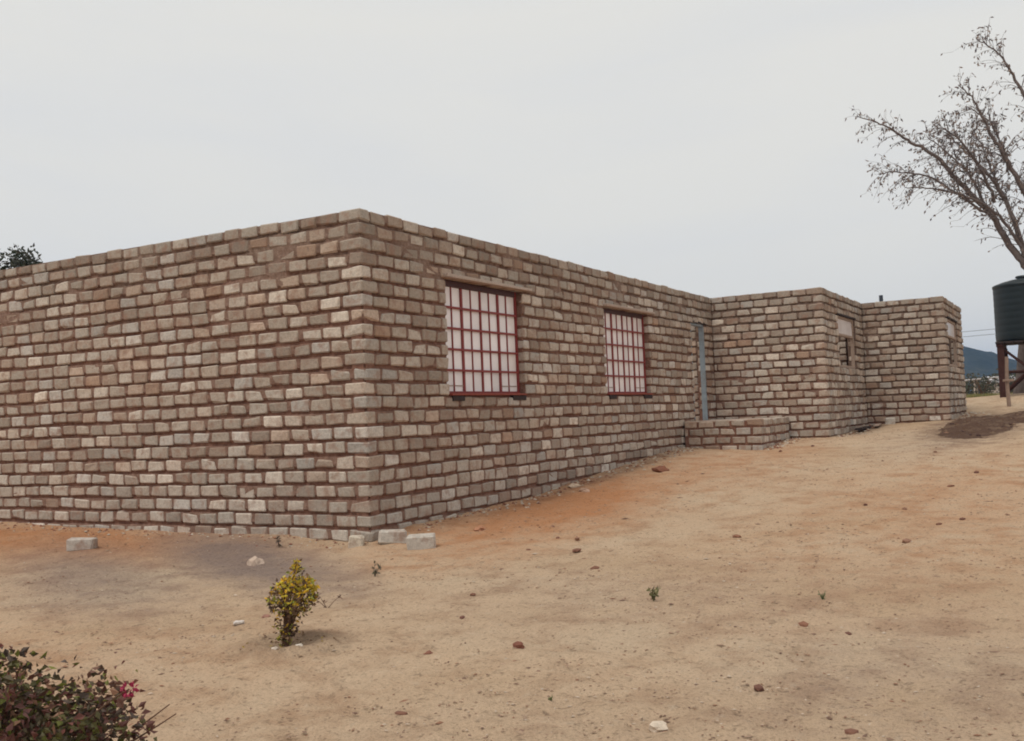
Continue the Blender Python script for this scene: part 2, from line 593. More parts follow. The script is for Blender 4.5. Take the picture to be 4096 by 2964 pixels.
clay = np.maximum.reduce([ell(GX, GY, 3.2, -1.0, 3.4, 1.25, .10, .6), .9 * ell(GX, GY, -.9, 4.6, 1.2, 3.2, -.05, .6),
                          .75 * ell(GX, GY, .9, -1.1, 1.3, .8, 0, .6), .50 * ell(GX, GY, 7.5, -1.4, 4.5, 1.6, .05, .7), .45 * ell(GX, GY, 10.2, -2.2, 1.6, .8, 0, .7),
                          .55 * ell(GX, GY, -3.2, 5.5, 2.2, 2.6, .3, .7), .38 * ell(GX, GY, 4, -6.2, 4.5, 1.8, 0, .8), .25 * ell(GX, GY, -6, -.5, 1.6, 2.0, 0, .8)])
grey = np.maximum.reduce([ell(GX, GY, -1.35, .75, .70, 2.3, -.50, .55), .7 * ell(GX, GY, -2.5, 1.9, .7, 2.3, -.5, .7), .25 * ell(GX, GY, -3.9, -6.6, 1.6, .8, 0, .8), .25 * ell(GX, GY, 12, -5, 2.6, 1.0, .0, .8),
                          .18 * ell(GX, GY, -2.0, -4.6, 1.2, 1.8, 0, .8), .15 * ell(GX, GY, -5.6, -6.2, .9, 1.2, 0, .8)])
dug = np.maximum.reduce([.75 * ell(GX, GY, 16.8, -5.4, 4.6, .95, .0, .5), .6 * ell(GX, GY, 19.5, -6.2, 3.0, .7, .0, .5), .8 * ell(GX, GY, 16.8, -2.85, 1.5, .25, 0, .5),
                         .5 * ell(GX, GY, -4.30, -2.62, .33, .33, 0, .6), .35 * ell(GX, GY, 7.5, -.25, 5, .22, .02, .6)])
for _ in range(1500):                    # scuffs and shallow footprints
    a_ = YAW + rng.uniform(-.52, .52); q_ = 3.5 + 19 * rng.random() ** 1.3
    x_, y_ = CAM[0] + q_ * math.cos(a_), CAM[1] + q_ * math.sin(a_)
    if x_ > -.15 and y_ > -.15: continue
    r_ = rng.uniform(.06, .13); l_ = rng.uniform(1.0, 2.0); t_ = rng.uniform(0, 3.14); dp_ = rng.uniform(.006, .017)
    i0, i1 = np.searchsorted(gx, (x_ - .4, x_ + .4)); j0, j1 = np.searchsorted(gy, (y_ - .4, y_ + .4))
    dx_, dy_ = GX[i0:i1, j0:j1] - x_, GY[i0:i1, j0:j1] - y_
    u_, v_ = (math.cos(t_) * dx_ + math.sin(t_) * dy_) / l_, -math.sin(t_) * dx_ + math.cos(t_) * dy_
    d_ = np.sqrt(u_ ** 2 + v_ ** 2) / r_
    GZ[i0:i1, j0:j1] += dp_ * (-np.exp(-d_ ** 2 * 1.6) + .55 * np.exp(-((d_ - 1.35) / .35) ** 2))
nx, ny = len(gx), len(gy)
ids = np.arange(nx * ny).reshape(nx, ny)
F = np.stack([ids[:-1, :-1], ids[1:, :-1], ids[1:, 1:], ids[:-1, 1:]], -1).reshape(-1, 4)
me = bpy.data.meshes.new('ground')
me.vertices.add(nx * ny)
me.vertices.foreach_set('co', np.stack([GX, GY, GZ], -1).astype(np.float32).ravel())
me.loops.add(F.size); me.loops.foreach_set('vertex_index', F.astype(np.int32).ravel())
me.polygons.add(len(F)); me.polygons.foreach_set('loop_start', np.arange(0, F.size, 4, dtype=np.int32))
me.polygons.foreach_set('loop_total', np.full(len(F), 4, np.int32))
me.polygons.foreach_set('use_smooth', np.ones(len(F), bool))
me.update(calc_edges=True)
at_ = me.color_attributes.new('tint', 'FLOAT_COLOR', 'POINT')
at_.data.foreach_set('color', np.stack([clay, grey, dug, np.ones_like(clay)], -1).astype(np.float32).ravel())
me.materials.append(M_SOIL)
ground = bpy.data.objects.new('ground', me); COL.objects.link(ground)
tag(ground, kind='structure')

# ------------------------------------------------------------------ hills
hx = np.linspace(520, 1500, 70); hy = np.linspace(-900, 900, 190)
HX, HY = np.meshgrid(hx, hy, indexing='ij')
prof = np.interp(HY, [-900, -500, -200, -60, 10, 39, 49, 58, 75, 110, 170, 300, 500, 900], [18, 30, 26, 20, 27, 33, 35, 41, 46, 58, 70, 62, 74, 40])
cross = np.exp(-((HX - 960) / np.where(HX < 960, 170, 300)) ** 2)
HZ = prof * cross * (1 + .10 * (fbm(HX / 60, HY / 60, 31, 4) - .5)) + 4.5 * cross * (fbm(HX / 14, HY / 9, 7, 3) - .5) - 3.0 + 1.0
hid = np.arange(HX.size).reshape(HX.shape)
HF = np.stack([hid[:-1, :-1], hid[1:, :-1], hid[1:, 1:], hid[:-1, 1:]], -1).reshape(-1, 4)
hills = mesh_obj('hills', np.stack([HX, HY, HZ], -1).reshape(-1, 3), HF, M_HILL, smooth=True)
tag(hills, kind='structure')

# ------------------------------------------------------------------ brick house
house = empty('brick_house', (0, 0, 0))
tag(house, 'roofless unfinished brick house with white paned red windows and stepped wings', 'house')
bricks = []                    # (wall key, verts, faces, tint, score)
PAL = [((.50, .42, .345), 4), ((.45, .375, .305), 4), ((.56, .49, .415), 3), ((.41, .325, .26), 3), ((.47, .36, .28), 2.2), ((.52, .475, .425), 2), ((.63, .555, .47), 1.1), ((.44, .30, .215), .7)]
PW = np.array([w for _, w in PAL]); PW = PW / PW.sum()


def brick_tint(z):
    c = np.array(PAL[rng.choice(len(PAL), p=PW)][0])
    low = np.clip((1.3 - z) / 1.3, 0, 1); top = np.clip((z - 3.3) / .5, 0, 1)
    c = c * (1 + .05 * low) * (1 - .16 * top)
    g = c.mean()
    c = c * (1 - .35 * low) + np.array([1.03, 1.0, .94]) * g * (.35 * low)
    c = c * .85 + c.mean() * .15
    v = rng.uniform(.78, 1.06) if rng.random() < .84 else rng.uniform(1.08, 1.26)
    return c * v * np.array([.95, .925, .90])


def project(p):
    d = np.asarray(p) - CAM
    z = d @ cf
    return .5 + FOC / 36 * (d @ cr) / z, .5 - FOC / 36 * (d @ cu) / z * 1024 / 741, z


def add_brick(key, lo, hi, nrm):
    """lo, hi: world box"""
    c = (np.asarray(lo) + np.asarray(hi)) / 2
    v, f = chamfer_box(lo, hi, .014, .0075, .10)
    px, py, pz = project(c)
    ext = np.asarray(hi) - np.asarray(lo)
    area = 0
    for ax in (0, 1):
        if nrm[ax] != 0:
            o = 1 - ax
            face = c.copy(); face[ax] = lo[ax] if nrm[ax] < 0 else hi[ax]
            dd = face - CAM
            area += ext[o] * ext[2] * max(0, -dd[ax] * nrm[ax]) / np.linalg.norm(dd) ** 3
    ok = pz > 0 and -.01 < px < 1.01 and -.01 < py < 1.01 and hi[2] > gz0(c[0], c[1]) + .03
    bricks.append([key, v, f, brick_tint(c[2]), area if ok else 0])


BD = .19       # brick depth
JT = .039      # bed joint
VJ = .043      # upright joint
walls = {}


def wav(u, k): return .011 * (vnoise(u * .55 + 3, k * .45, 77) - .5) * 2 + .006 * (vnoise(u * 2.1, k * 1.3, 99) - .5) * 2


def lay_face(key, ax, plane, nsign, a, b, pitch, ztop, zfloor, openings=(), start_corner=False, end_corner=False, phase=0.0, k0=0, start_in=0.0):
    """bricks on the face (ax = normal axis, plane coordinate, outward sign), running from a to b along the other axis.
    a is the end nearest an outer corner if start_corner.  Corner bricks themselves are laid by corner()."""
    o = 1 - ax
    sg = 1 if b > a else -1
    Ltot = abs(b - a)
    for k in range(k0, 40):
        zt = ztop - (k - k0) * CP
        zb = zt - (CP - JT)
        if k == k0: zt -= .004
        if zt < zfloor: break
        s = start_in
        if start_corner: s = (.315 if (k % 2 == start_corner - 1) else BD) + VJ * .9
        else:
            s = start_in + (0 if k % 2 else -pitch * .5) + phase + rng.uniform(-.03, .03)
        end = Ltot
        if end_corner: end = Ltot - ((.315 if (k % 2 == end_corner - 1) else BD) + VJ * .9)
        while s < end - .05:
            w = (pitch - VJ) * rng.uniform(.90, 1.09)
            e = min(s + w, end)
            if end - e < .07: e = end
            s0 = max(s, start_in if not start_corner else 0)
            segs = [(s0, e)] if e - s0 > .05 else []
            for (u0, u1, w0, w1) in openings:
                if zb > w1 - .02 or zt < w0 + .02: continue
                o0, o1 = sorted(((u0 - a) * sg, (u1 - a) * sg))
                ns = []
                for p, q in segs:
                    if q <= o0 or p >= o1: ns.append((p, q)); continue
                    if o0 - p > .06: ns.append((p, o0))
                    if q - o1 > .06: ns.append((o1, q))
                segs = ns
            for p, q in segs:
                c0 = a + sg * p; c1 = a + sg * q
                uu = (c0 + c1) / 2
                dz = wav(uu + plane * 1.7, k) if k > k0 else rng.uniform(-.012, .006)
                pr = rng.uniform(-.003, .009)
                h0 = rng.uniform(-.011, .009)
                lo = [0, 0, zb + dz + h0]; hi = [0, 0, zt + dz + rng.uniform(-.011, .006)]
                lo[o], hi[o] = min(c0, c1), max(c0, c1)
                fa = plane + nsign * pr; bk = plane - nsign * BD
                lo[ax], hi[ax] = min(fa, bk), max(fa, bk)
                # trim what an opening's head or sill cuts through
                for (u0, u1, w0, w1) in openings:
                    if hi[o] > min(u0, u1) + .01 and lo[o] < max(u0, u1) - .01:
                        if lo[2] < w1 < hi[2]: lo[2] = w1
                        elif lo[2] < w0 < hi[2]: hi[2] = w0
                if hi[2] - lo[2] < .03: continue
                n3 = [0, 0, 0]; n3[ax] = nsign
                add_brick(key, lo, hi, n3)
            s = e + VJ * rng.uniform(.7, 1.3)


def corner(key, cx, cy, sx, sy, ztop, zfloor, k0=0):
    """outer corner at (cx,cy); the building lies towards +sx, +sy.  Even courses: long along y."""
    for k in range(k0, 40):
        zt = ztop - (k - k0) * CP; zb = zt - (CP - JT)
        if zt < zfloor: break
        lx, ly = (.315, BD) if k % 2 else (BD, .315)
        lx += rng.uniform(-.015, .015); ly += rng.uniform(-.015, .015)
        dz = wav(cx + cy, k) if k > k0 else 0
        px, py = rng.uniform(-.004, .010, 2)
        x = sorted((cx - sx * px, cx + sx * lx)); y = sorted((cy - sy * py, cy + sy * ly))
        add_brick(key, [x[0], y[0], zb + dz], [x[1], y[1], zt + dz - (.003 if k == k0 else 0)], [-sx, -sy, 0])


def wall_core(ax, plane, nsign, a, b, z0, z1, openings=(), thick=.21, rec=.028, res=.05, flat=False, name='wall'):
    """mortar body of one wall: rough front sheet, plain back, closed all round, pierced by the openings"""
    o = 1 - ax
    lo, hi = min(a, b), max(a, b)
    us = np.linspace(lo, hi, max(2, int((hi - lo) / (res if not flat else 2.0)) + 1)); zs = np.linspace(z0, z1, max(2, int((z1 - z0) / (res if not flat else 2.0)) + 1))
    if not flat:
        zs = np.array([z0, z1] + [(z1 + .012) - k * CP - t for k in range(26) for t in (.004, .03, .07, .11, .134, .142, .158, .172)])
        zs = zs[(zs >= z0) & (zs <= z1)]
    for (u0, u1, w0, w1) in openings:
        us = np.concatenate([us, [u0 - .012, u1 + .012]]); zs = np.concatenate([zs, [w0 - .012, w1 + .012]])
    us = np.unique(np.round(us, 4)); zs = np.unique(np.round(zs, 4))
    U, Z = np.meshgrid(us, zs, indexing='ij')
    if flat: D = np.full(U.shape, rec)
    else: D = rec + .030 * (fbm(U * 5 + plane, Z * 9, 41, 3) - .5) + .016 * (fbm(U * 1.1, Z * 1.3 + plane, 43, 2) - .5)
    if not flat:
        ks = np.floor((z1 + .012 - Z) / CP); fz = (z1 + .012 - Z) - ks * CP
        bed = np.clip((fz - .125) / .012, 0, 1)              # the bed joint under each course is raked deep, uprights are filled
        D = (.010 + .45 * (D - rec)) * (1 - bed) + (.036 + .9 * (D - rec)) * bed
        pk = fbm(U * 1.5 + plane * 3, Z * 2.4, 57, 3)
        smear = np.clip((pk - .58) * 7, 0, 1) * (.15 + .85 * np.clip((Z - 2.6) / .9, 0, 1)) * .8
        D = D * (1 - smear) + smear * (-.002 + .022 * (fbm(U * 9, Z * 16, 58, 2) - .5))
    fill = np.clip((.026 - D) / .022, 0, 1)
    if not flat:
        inner = (Z > z0 + .01) & (Z < z1 - .03)
        Z = np.where(inner, Z + .011 * (vnoise((U + plane * 1.7) * .55 + 3, ks * .45, 77) - .5) * 2, Z)
    n1 = U.size
    front = np.zeros((n1, 3)); back = np.zeros((n1, 3))
    front[:, o] = U.ravel(); front[:, 2] = Z.ravel(); front[:, ax] = plane - nsign * np.maximum(D.ravel(), .004)
    back[:, o] = U.ravel(); back[:, 2] = Z.ravel(); back[:, ax] = plane - nsign * thick
    idx = np.arange(n1).reshape(U.shape)
    F = []; cnt = {}
    for i in range(len(us) - 1):
        um = (us[i] + us[i + 1]) / 2
        for j in range(len(zs) - 1):
            zm = (zs[j] + zs[j + 1]) / 2
            if any(u0 - .012 < um < u1 + .012 and w0 - .012 < zm < w1 + .012 for (u0, u1, w0, w1) in openings): continue
            q = (idx[i, j], idx[i + 1, j], idx[i + 1, j + 1], idx[i, j + 1])
            F.append(q)
            for e in range(4):
                ed = (q[e], q[(e + 1) % 4]); kk = (min(ed), max(ed))
                if kk in cnt: cnt[kk] = None
                else: cnt[kk] = ed
    FB = [tuple(i + n1 for i in q[::-1]) for q in F]
    S = [(ed[1], ed[0], ed[0] + n1, ed[1] + n1) for ed in cnt.values() if ed is not None]
    flip = (ax == 0) != (nsign < 0)
    allf = F + FB + S
    if flip: allf = [q[::-1] for q in allf]
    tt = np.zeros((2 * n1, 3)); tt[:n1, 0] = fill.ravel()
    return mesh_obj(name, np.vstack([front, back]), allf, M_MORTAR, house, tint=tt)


ZF = -.35
W1 = (1.87, 4.03, 1.815, 3.40); W2 = (7.16, 9.30, 1.815, 3.40); DR = (11.90, 12.76, 1.205, 3.40)
W3 = (14.95, 17.0, 2.31, 3.56); W4 = (18.75, 20.95, 2.31, 3.56)
OPEN_R = (W1, W2, DR); OPEN_2 = (W3,); OPEN_3 = (W4,)

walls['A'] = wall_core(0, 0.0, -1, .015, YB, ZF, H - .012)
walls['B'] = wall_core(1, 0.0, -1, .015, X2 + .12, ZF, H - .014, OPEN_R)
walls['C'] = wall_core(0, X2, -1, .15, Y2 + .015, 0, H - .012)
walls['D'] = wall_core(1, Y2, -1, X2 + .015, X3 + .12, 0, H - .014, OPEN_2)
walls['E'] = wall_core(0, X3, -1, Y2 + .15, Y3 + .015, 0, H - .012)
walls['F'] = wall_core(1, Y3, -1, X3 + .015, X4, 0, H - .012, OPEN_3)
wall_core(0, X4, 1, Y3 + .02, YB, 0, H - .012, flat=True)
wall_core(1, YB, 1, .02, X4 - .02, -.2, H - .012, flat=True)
# inner cross walls seen through the open windows
wall_core(0, 17.25, -1, Y2 + .3, 3.0, .5, H - .5, flat=True)
wall_core(0, 21.2, -1, Y3 + .3, -.5, .5, H - .5, flat=True)

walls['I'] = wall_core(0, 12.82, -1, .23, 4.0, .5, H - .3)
lay_face('I', 0, 12.82, -1, .24, 3.0, .335, H - .3, .9)
lay_face('J', 0, 17.25, -1, Y2 + .3, 1.5, .335, H - .5, 1.2)
lay_face('A', 0, 0, -1, 0, YB, .333, H, ZF, start_corner=1)
lay_face('B', 1, 0, -1, 0, X2 - .02, .345, H, ZF, OPEN_R, start_corner=2)
lay_face('C', 0, X2, -1, Y2, 0, .335, H, .3, start_corner=1)
lay_face('D', 1, Y2, -1, X2, X3 - .02, .34, H, .3, OPEN_2, start_corner=2)
lay_face('E', 0, X3, -1, Y3, Y2, .335, H, .3, start_corner=1)
lay_face('F', 1, Y3, -1, X3, X4, .34, H, .3, OPEN_3, start_corner=2, end_corner=2)
corner('A', 0, 0, 1, 1, H, ZF)
corner('C', X2, Y2, 1, 1, H, .3)
corner('E', X3, Y3, 1, 1, H, .3)
corner('F', X4, Y3, -1, 1, H, .3)
lay_face('G', 0, X4, 1, Y3, -1.0, .34, H, .3, start_corner=1)

# porch platform in the angle by the door
porch = empty('porch_platform', (XP, YP, .3), house)
porch.location = (0, 0, 0)
v, f = box((XP + .02, YP + .02, .2), (X2 - .03, -.03, ZP - .03))
pc = mesh_obj('platform_core', v, f, M_MORTAR, porch)
walls['P'] = pc
lay_face('P', 0, XP, -1, YP, -.03, .335, ZP, .35, start_corner=1)
lay_face('P', 1, YP, -1, XP, X2 - .03, .34, ZP, .35, start_corner=2)
corner('P', XP, YP, 1, 1, ZP, .35)
v, f = chamfer_box((XP + .02, YP + .02, ZP - .03), (X2 - .03, -.03, ZP - .008), .004)
mesh_obj('screed', v, f, M_LINTEL, porch)

order = sorted(range(len(bricks)), key=lambda i: -bricks[i][4])
top = set(i for i in order[:300] if bricks[i][4] > 0)
rest = MB()
for i, (key, v, f, t, s) in enumerate(bricks):
    if i in top:
        c = v.mean(0)
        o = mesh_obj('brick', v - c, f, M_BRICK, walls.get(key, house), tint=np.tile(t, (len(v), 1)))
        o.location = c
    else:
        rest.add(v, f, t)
rb = rest.build('brickwork', M_BRICK, house)
rb['kind'] = 'stuff'


# --- red steel windows
def red_window(op, name_lab):
    x0, x1, z0, z1 = op
    w = empty('window', (0, 0, 0), house)
    w['label'] = name_lab
    y = .10
    fr = MB()
    for lo, hi in (((x0, y, z0), (x0 + .045, y + .05, z1)), ((x1 - .045, y, z0), (x1, y + .05, z1)),
                   ((x0 + .045, y, z0), (x1 - .045, y + .05, z0 + .035))):
        fr.add(*chamfer_box(lo, hi, .004))
    fr.build('frame', M_RED, w)
    box_obj('frame_head', (x0 + .045, y, z1 - .085), (x1 - .045, y + .05, z1), M_HEAD_SHADE, w)
    xa, xb, za, zb = x0 + .045, x1 - .045, z0 + .035, z1 - .085
    cw = (xb - xa) / 8; rh = (zb - za) / 5
    for i in range(1, 8):
        hw = {2: .024, 4: .018, 6: .024}.get(i, .012)
        xx = xa + cw * i
        dy = .006 if hw > .012 else .014
        box_obj('glazing_bar', (xx - hw, y + dy, za), (xx + hw, y + .040, zb), M_RED, w, .002)
    for j in range(1, 5):
        zz = za + rh * j
        box_obj('burglar_bar', (xa - .01, y - .014, zz - .016), (xb + .01, y + .004, zz + .016), M_RED, w, .003)
    for side in ((0, 2), (6, 8)):
        box_obj('stay_bar', (xa + cw * side[0] + .012, y + .016, za + .072), (xa + cw * side[1] - .02, y + .024, za + .086), M_WOOD, w, .002)
    for i in range(8):
        for j in range(5):
            g = {2: .024, 4: .018, 6: .024}
            l = xa + cw * i + g.get(i, .012) * (i > 0) + .001
            r = xa + cw * (i + 1) - g.get(i + 1, .012) * (i < 7) - .001
            yo = y + .028 + rng.uniform(-.0015, .0015)
            v, f = box((l, yo, za + rh * j + .001), (r, yo + .004, za + rh * (j + 1) - .001))
            v = np.array(v) + np.array([0, 1, 0]) * rng.uniform(-.0015, .0015, (8, 1))
            mesh_obj('pane', v, f, M_PANE, w)
    # thin cement lintel ledge, steel sill and dark blocks standing in for shaded gaps
    v, f = chamfer_box((x0 - .06, -.085, z1 + .004), (x1 + .20, .16, z1 + .050), .008, .006)
    mesh_obj('lintel', v, f, M_LINTEL, w)
    box_obj('sill', (x0 + .02, -.03, z0 - .028), (x1 - .01, y + .03, z0 - .002), M_SILL, w, .004)
    box_obj('dark_gap_block', (x0 + .06, -.018, z0 - .105), (x0 + .36, .12, z0 - .031), M_DARKWOOD, w, .006)
    box_obj('dark_gap_block', (x1 - .42, -.018, z0 - .105), (x1 - .01, .12, z0 - .031), M_DARKWOOD, w, .006)
    return w


red_window(W1, 'white paned window with red bars, nearer the house corner')
red_window(W2, 'white paned window with red bars, nearer the door')

# --- open timber windows of the wings
def timber_window(op, yf, lab):
    x0, x1, z0, z1 = op
    w = empty('window', (0, 0, 0), house)
    w['label'] = lab
    y = yf + .045
    fr = MB()
    d = .08
    for lo, hi in (((x0, y, z0), (x0 + .06, y + d, z1)), ((x1 - .06, y, z0), (x1, y + d, z1)),
                   ((x0 + .06, y, z1 - .06), (x1 - .06, y + d, z1)), ((x0 + .06, y, z0), (x1 - .06, y + d, z0 + .06))):
        fr.add(*chamfer_box(lo, hi, .006, .002))
    fr.build('frame', M_WOOD, w)
    zt = z1 - .45
    box_obj('transom', (x0 + .06, y + .005, zt - .03), (x1 - .06, y + d - .005, zt + .03), M_WOOD, w, .005)
    n = 1
    cw = (x1 - x0 - .12) / n
    for i in range(1, n):
        xx = x0 + .06 + cw * i
        box_obj('mullion', (xx - .03, y + .003, z0 + .06), (xx + .03, y + d - .003, zt - .03), M_WOOD, w, .005)
        box_obj('mullion', (xx - .03, y + .003, zt + .03), (xx + .03, y + d - .003, z1 - .06), M_WOOD, w, .005)
    for i in range(n):
        v, f = box((x0 + .06 + cw * i + .031 * (i > 0), y + .03, zt + .031), (x0 + .06 + cw * (i + 1) - .031 * (i < n - 1), y + .036, z1 - .061))
        mesh_obj('pane', v, f, M_PANE, w)
    v, f = chamfer_box((x0 - .10, yf - .012, z1 + .004), (x1 + .10, yf + .17, z1 + .05), .008, .005)
    mesh_obj('lintel', v, f, M_DARKWOOD, w)
    return w


timber_window(W3, Y2, 'open timber window in the nearer wing')
timber_window(W4, Y3, 'open timber window in the farther wing')

# --- door frame and step
df = empty('door_frame', (0, 0, 0), house)
x0, x1, z0, z1 = DR
for lo, hi, nm in (((x1 - .05, .012, z0 - .01), (x1 - .002, .125, z1 - .055), 'jamb'), ((x0 + .002, .03, z0 - .01), (x0 + .05, .125, z1 - .055), 'jamb'),
                   ((x0 + .002, .03, z1 - .055), (x1 - .002, .125, z1 - .002), 'head')):
    box_obj(nm, lo, hi, M_STEEL, df, .004)
v, f = chamfer_box((x0 - .15, -.006, z1 + .004), (x1 + .2, .17, z1 + .05), .006, .004)
mesh_obj('lintel', v, f, M_DARKWOOD, df)  # dark tone puts the shade of its underside into the colour
# short pipe standing on the wing wall
v, f = tube([(20.78, -2.62, H - .6), (20.78, -2.62, 4.50)], .055, 10)
v2, f2 = tube([(20.78, -2.62, 4.44), (20.78, -2.62, 4.51)], .07, 10)
pm = MB(); pm.add(v, f)
pipe = pm.build('vent_pipe', M_PIPE, house)
box_obj('pipe_bracket', (20.7, -2.75, H - .62), (20.86, -2.5, H - .55), M_PIPE, pipe, .005)
wall_core(1, -2.45, 1, X3 + .25, X4 - .25, .5, H - .012, flat=True)

# ------------------------------------------------------------------ loose bricks
def loose_brick(x, y, rz, tilt, dims, sink, label, tint, name='loose_brick', group=None):
    l, w, h = dims
    v, f = chamfer_box((-l / 2, -w / 2, 0), (l / 2, w / 2, h), .013, .007, .3)
    o = mesh_obj(name, v, f, M_BRICK, tint=np.tile(np.array(tint), (len(v), 1)))
    o.location = (x, y, gzs(x, y) - sink)
    o.rotation_euler = (tilt[0], tilt[1], rz)
    tag(o, label, 'brick', group)
    return o


PALE = (.50, .455, .40)

loose_brick(-.10, -.80, math.radians(-56), (0.03, -.03), (.335, .17, .17), .012, 'pale loose brick lying farthest out from the wall at the house corner', PALE)
loose_brick(.06, -.27, math.radians(-50), (-.06, .05), (.33, .17, .17), .015, 'pale chipped loose brick leaning against the wall foot at the house corner', PALE)
loose_brick(-.20, .06, math.radians(30), (.05, .04), (.20, .17, .15), .03, 'half buried stub of pale brick at the foot of the house corner', (.56, .49, .40))
loose_brick(-1.36, 3.45, math.radians(-58), (.02, .04), (.33, .17, .155), .02, 'single loose brick lying on the red soil beside the long windowless wall', (.50, .45, .40))
loose_brick(17.8, -3.15, math.radians(5), (0, 0), (.13, .24, .19), .02, 'small pale brick standing in the angle between the two wings', PALE)
# planks and scraps at the foot of the nearer wing
def plank(x, y, rz, L_, w, t, mat, label, z=.03, ry=0.0):
    v, f = chamfer_box((-L_ / 2, -w / 2, 0), (L_ / 2, w / 2, t), .006, .006)
    o = mesh_obj('plank', v, f, mat)
    o.location = (x, y, gzs(x, y) + z); o.rotation_euler = (0, ry, rz)
    tag(o, label, 'plank')
    return o


plank(16.2, -2.80, .03, 1.9, .16, .05, M_DARKWOOD, 'dark plank lying along the foot of the nearer wing under its window', .02)
plank(16.9, -2.98, .12, 1.3, .12, .04, M_WOOD, 'pale broken plank on the dark dirt near the angle between the wings', .03)


# ------------------------------------------------------------------ stones and gravel
def stone(x, y, r, sq, seed, tint, label, group=None, sub=2):
    v, f = rock(r, sq, seed, sub)
    o = mesh_obj('stone', v, f, M_STONE, tint=np.tile(np.array(tint), (len(v), 1)), smooth=False)
    o.location = (x, y, gzs(x, y) + r * sq * .35)
    o.rotation_euler = (0, 0, seed * 1.7)
    tag(o, label, 'stone', group)
    return o


stone(-1.45, .48, .080, .85, 21, (.52, .40, .32), 'pinkish lump of stone on the grey soil beyond the yellow shrub')
stone(-3.88, -1.66, .034, .7, 22, (.62, .56, .51), 'small whitish stone on the sand beyond the yellow shrub, beside a brown one')
stone(-3.62, -1.70, .032, .55, 3, (.30, .16, .12), 'small brown stone beside the whitish stone beyond the yellow shrub')
stone(-5.14, -5.64, .048, .6, 4, (.60, .50, .40), 'pale pinkish stone alone on open sand in front of the weed tuft')
stone(-4.47, -2.79, .030, .45, 5, (.60, .53, .45), 'flat white stone at the foot of the yellow shrub')
stone(-4.62, -2.71, .022, .45, 6, (.58, .50, .42), 'tiny white stone at the foot of the yellow shrub')
stone(7.0, -1.0, .13, .5, 7, (.22, .095, .06), 'dark red flat stone near the wall below the window by the door')
stone(4.66, -.63, .09, .45, 8, (.45, .30, .22), 'tan flat stone on the red soil along the windowed wall')
stone(5.05, -.28, .09, .45, 9, (.50, .38, .28), 'tan flat stone close against the windowed wall')
stone(-3.87, -4.16, .038, .75, 10, (.20, .085, .06), 'dark red round stone on open sand right of the yellow shrub')
stone(-4.27, -3.71, .034, .55, 12, (.22, .10, .07), 'dark red flat stone on open sand nearer the yellow shrub')
stone(.95, -.95, .065, .6, 13, (.40, .20, .12), 'reddish stone just beyond the loose bricks on the red soil')
G = 'small brown stones scattered on the sand'
lab = 'small brown stone lying out on the open sand away from the house'
sp_ = [(-.14, -2.22), (.61, -2.2), (1.35, -1.75), (.57, -2.46), (-.1, -2.78), (.78, -5.94), (3.31, -5.1), (-2.74, -5.77), (1.95, -6.1), (9.9, -1.6), (10.5, -2.2), (11.5, -2.6), (-.5, -5.7), (5.0, -5.9), (6.4, -6.1),
       (7.3, -6.4), (3.0, -5.6), (2.3, -6.3), (-2.6, -5.2), (-2.9, -6.1), (-4.9, -6.5), (-5.6, -4.7), (-5.4, -4.3), (-6.2, -5.2), (-5.0, -7.0), (-3.2, -3.3), (-2.4, -2.9), (-5.9, -5.7),
       (-1.0, -3.4), (.9, -4.2), (12.3, -4.4), (14.0, -4.9), (9.4, -5.2), (-3.6, -5.0), (-4.3, -5.9), (-5.3, -6.2)]
for i, (x, y) in enumerate(sp_):
    if i > 8 and i % 3 == 0: continue
    t = random.choice([(.20, .10, .07), (.24, .12, .08), (.17, .085, .065), (.28, .16, .11)])
    if x > 9: lb_, gr_ = 'small brown stone on the sand in front of the porch and wings', 'small stones before the porch and wings'
    elif -.6 < x < 1.5 and y > -3.5: lb_, gr_ = 'small reddish stone on the red soil edge beyond the loose bricks', 'small stones on the red soil'
    else: lb_, gr_ = lab, G
    stone(x, y, random.uniform(.022, .034) * (1 + max(0, x + 3) * .05), random.uniform(.5, .7), 40 + i, t, lb_, gr_, 1)

gv = MB()
protos = [rock(1.0, .6, 200 + i, 1) for i in range(6)]
octa = []
for i in range(8):
    r8 = np.random.default_rng(300 + i)
    V = np.array([(1, 0, 0), (-1, 0, 0), (0, 1, 0), (0, -1, 0), (0, 0, .6), (0, 0, -.6)]) * (1 + r8.uniform(-.3, .3, (6, 1)))
    octa.append((V, [(0, 2, 4), (2, 1, 4), (1, 3, 4), (3, 0, 4), (2, 0, 5), (1, 2, 5), (3, 1, 5), (0, 3, 5)]))
N = 24000
ang = YAW + rng.uniform(-.50, .50, N)
rad = 4.0 + 22 * rng.random(N) ** 1.9
gxs = CAM[0] + rad * np.cos(ang); gys = CAM[1] + rad * np.sin(ang)
dens = fbm(gxs * .6, gys * .6, 61, 3)
inside = ((gxs > -.03) & (gys > -.03)) | ((gxs > XP - .03) & (gys > YP)) | ((gxs > X2) & (gys > Y2)) | ((gxs > X3) & (gys > Y3))
keep = (~inside) & (rng.random(N) < np.clip((dens - .32) * 2.6, .05, 1))
gzz = gz(gxs, gys)
CLR = [(.24, .155, .11), (.30, .20, .14), (.36, .255, .18), (.19, .12, .09), (.52, .42, .33), (.26, .14, .09), (.33, .23, .165)]
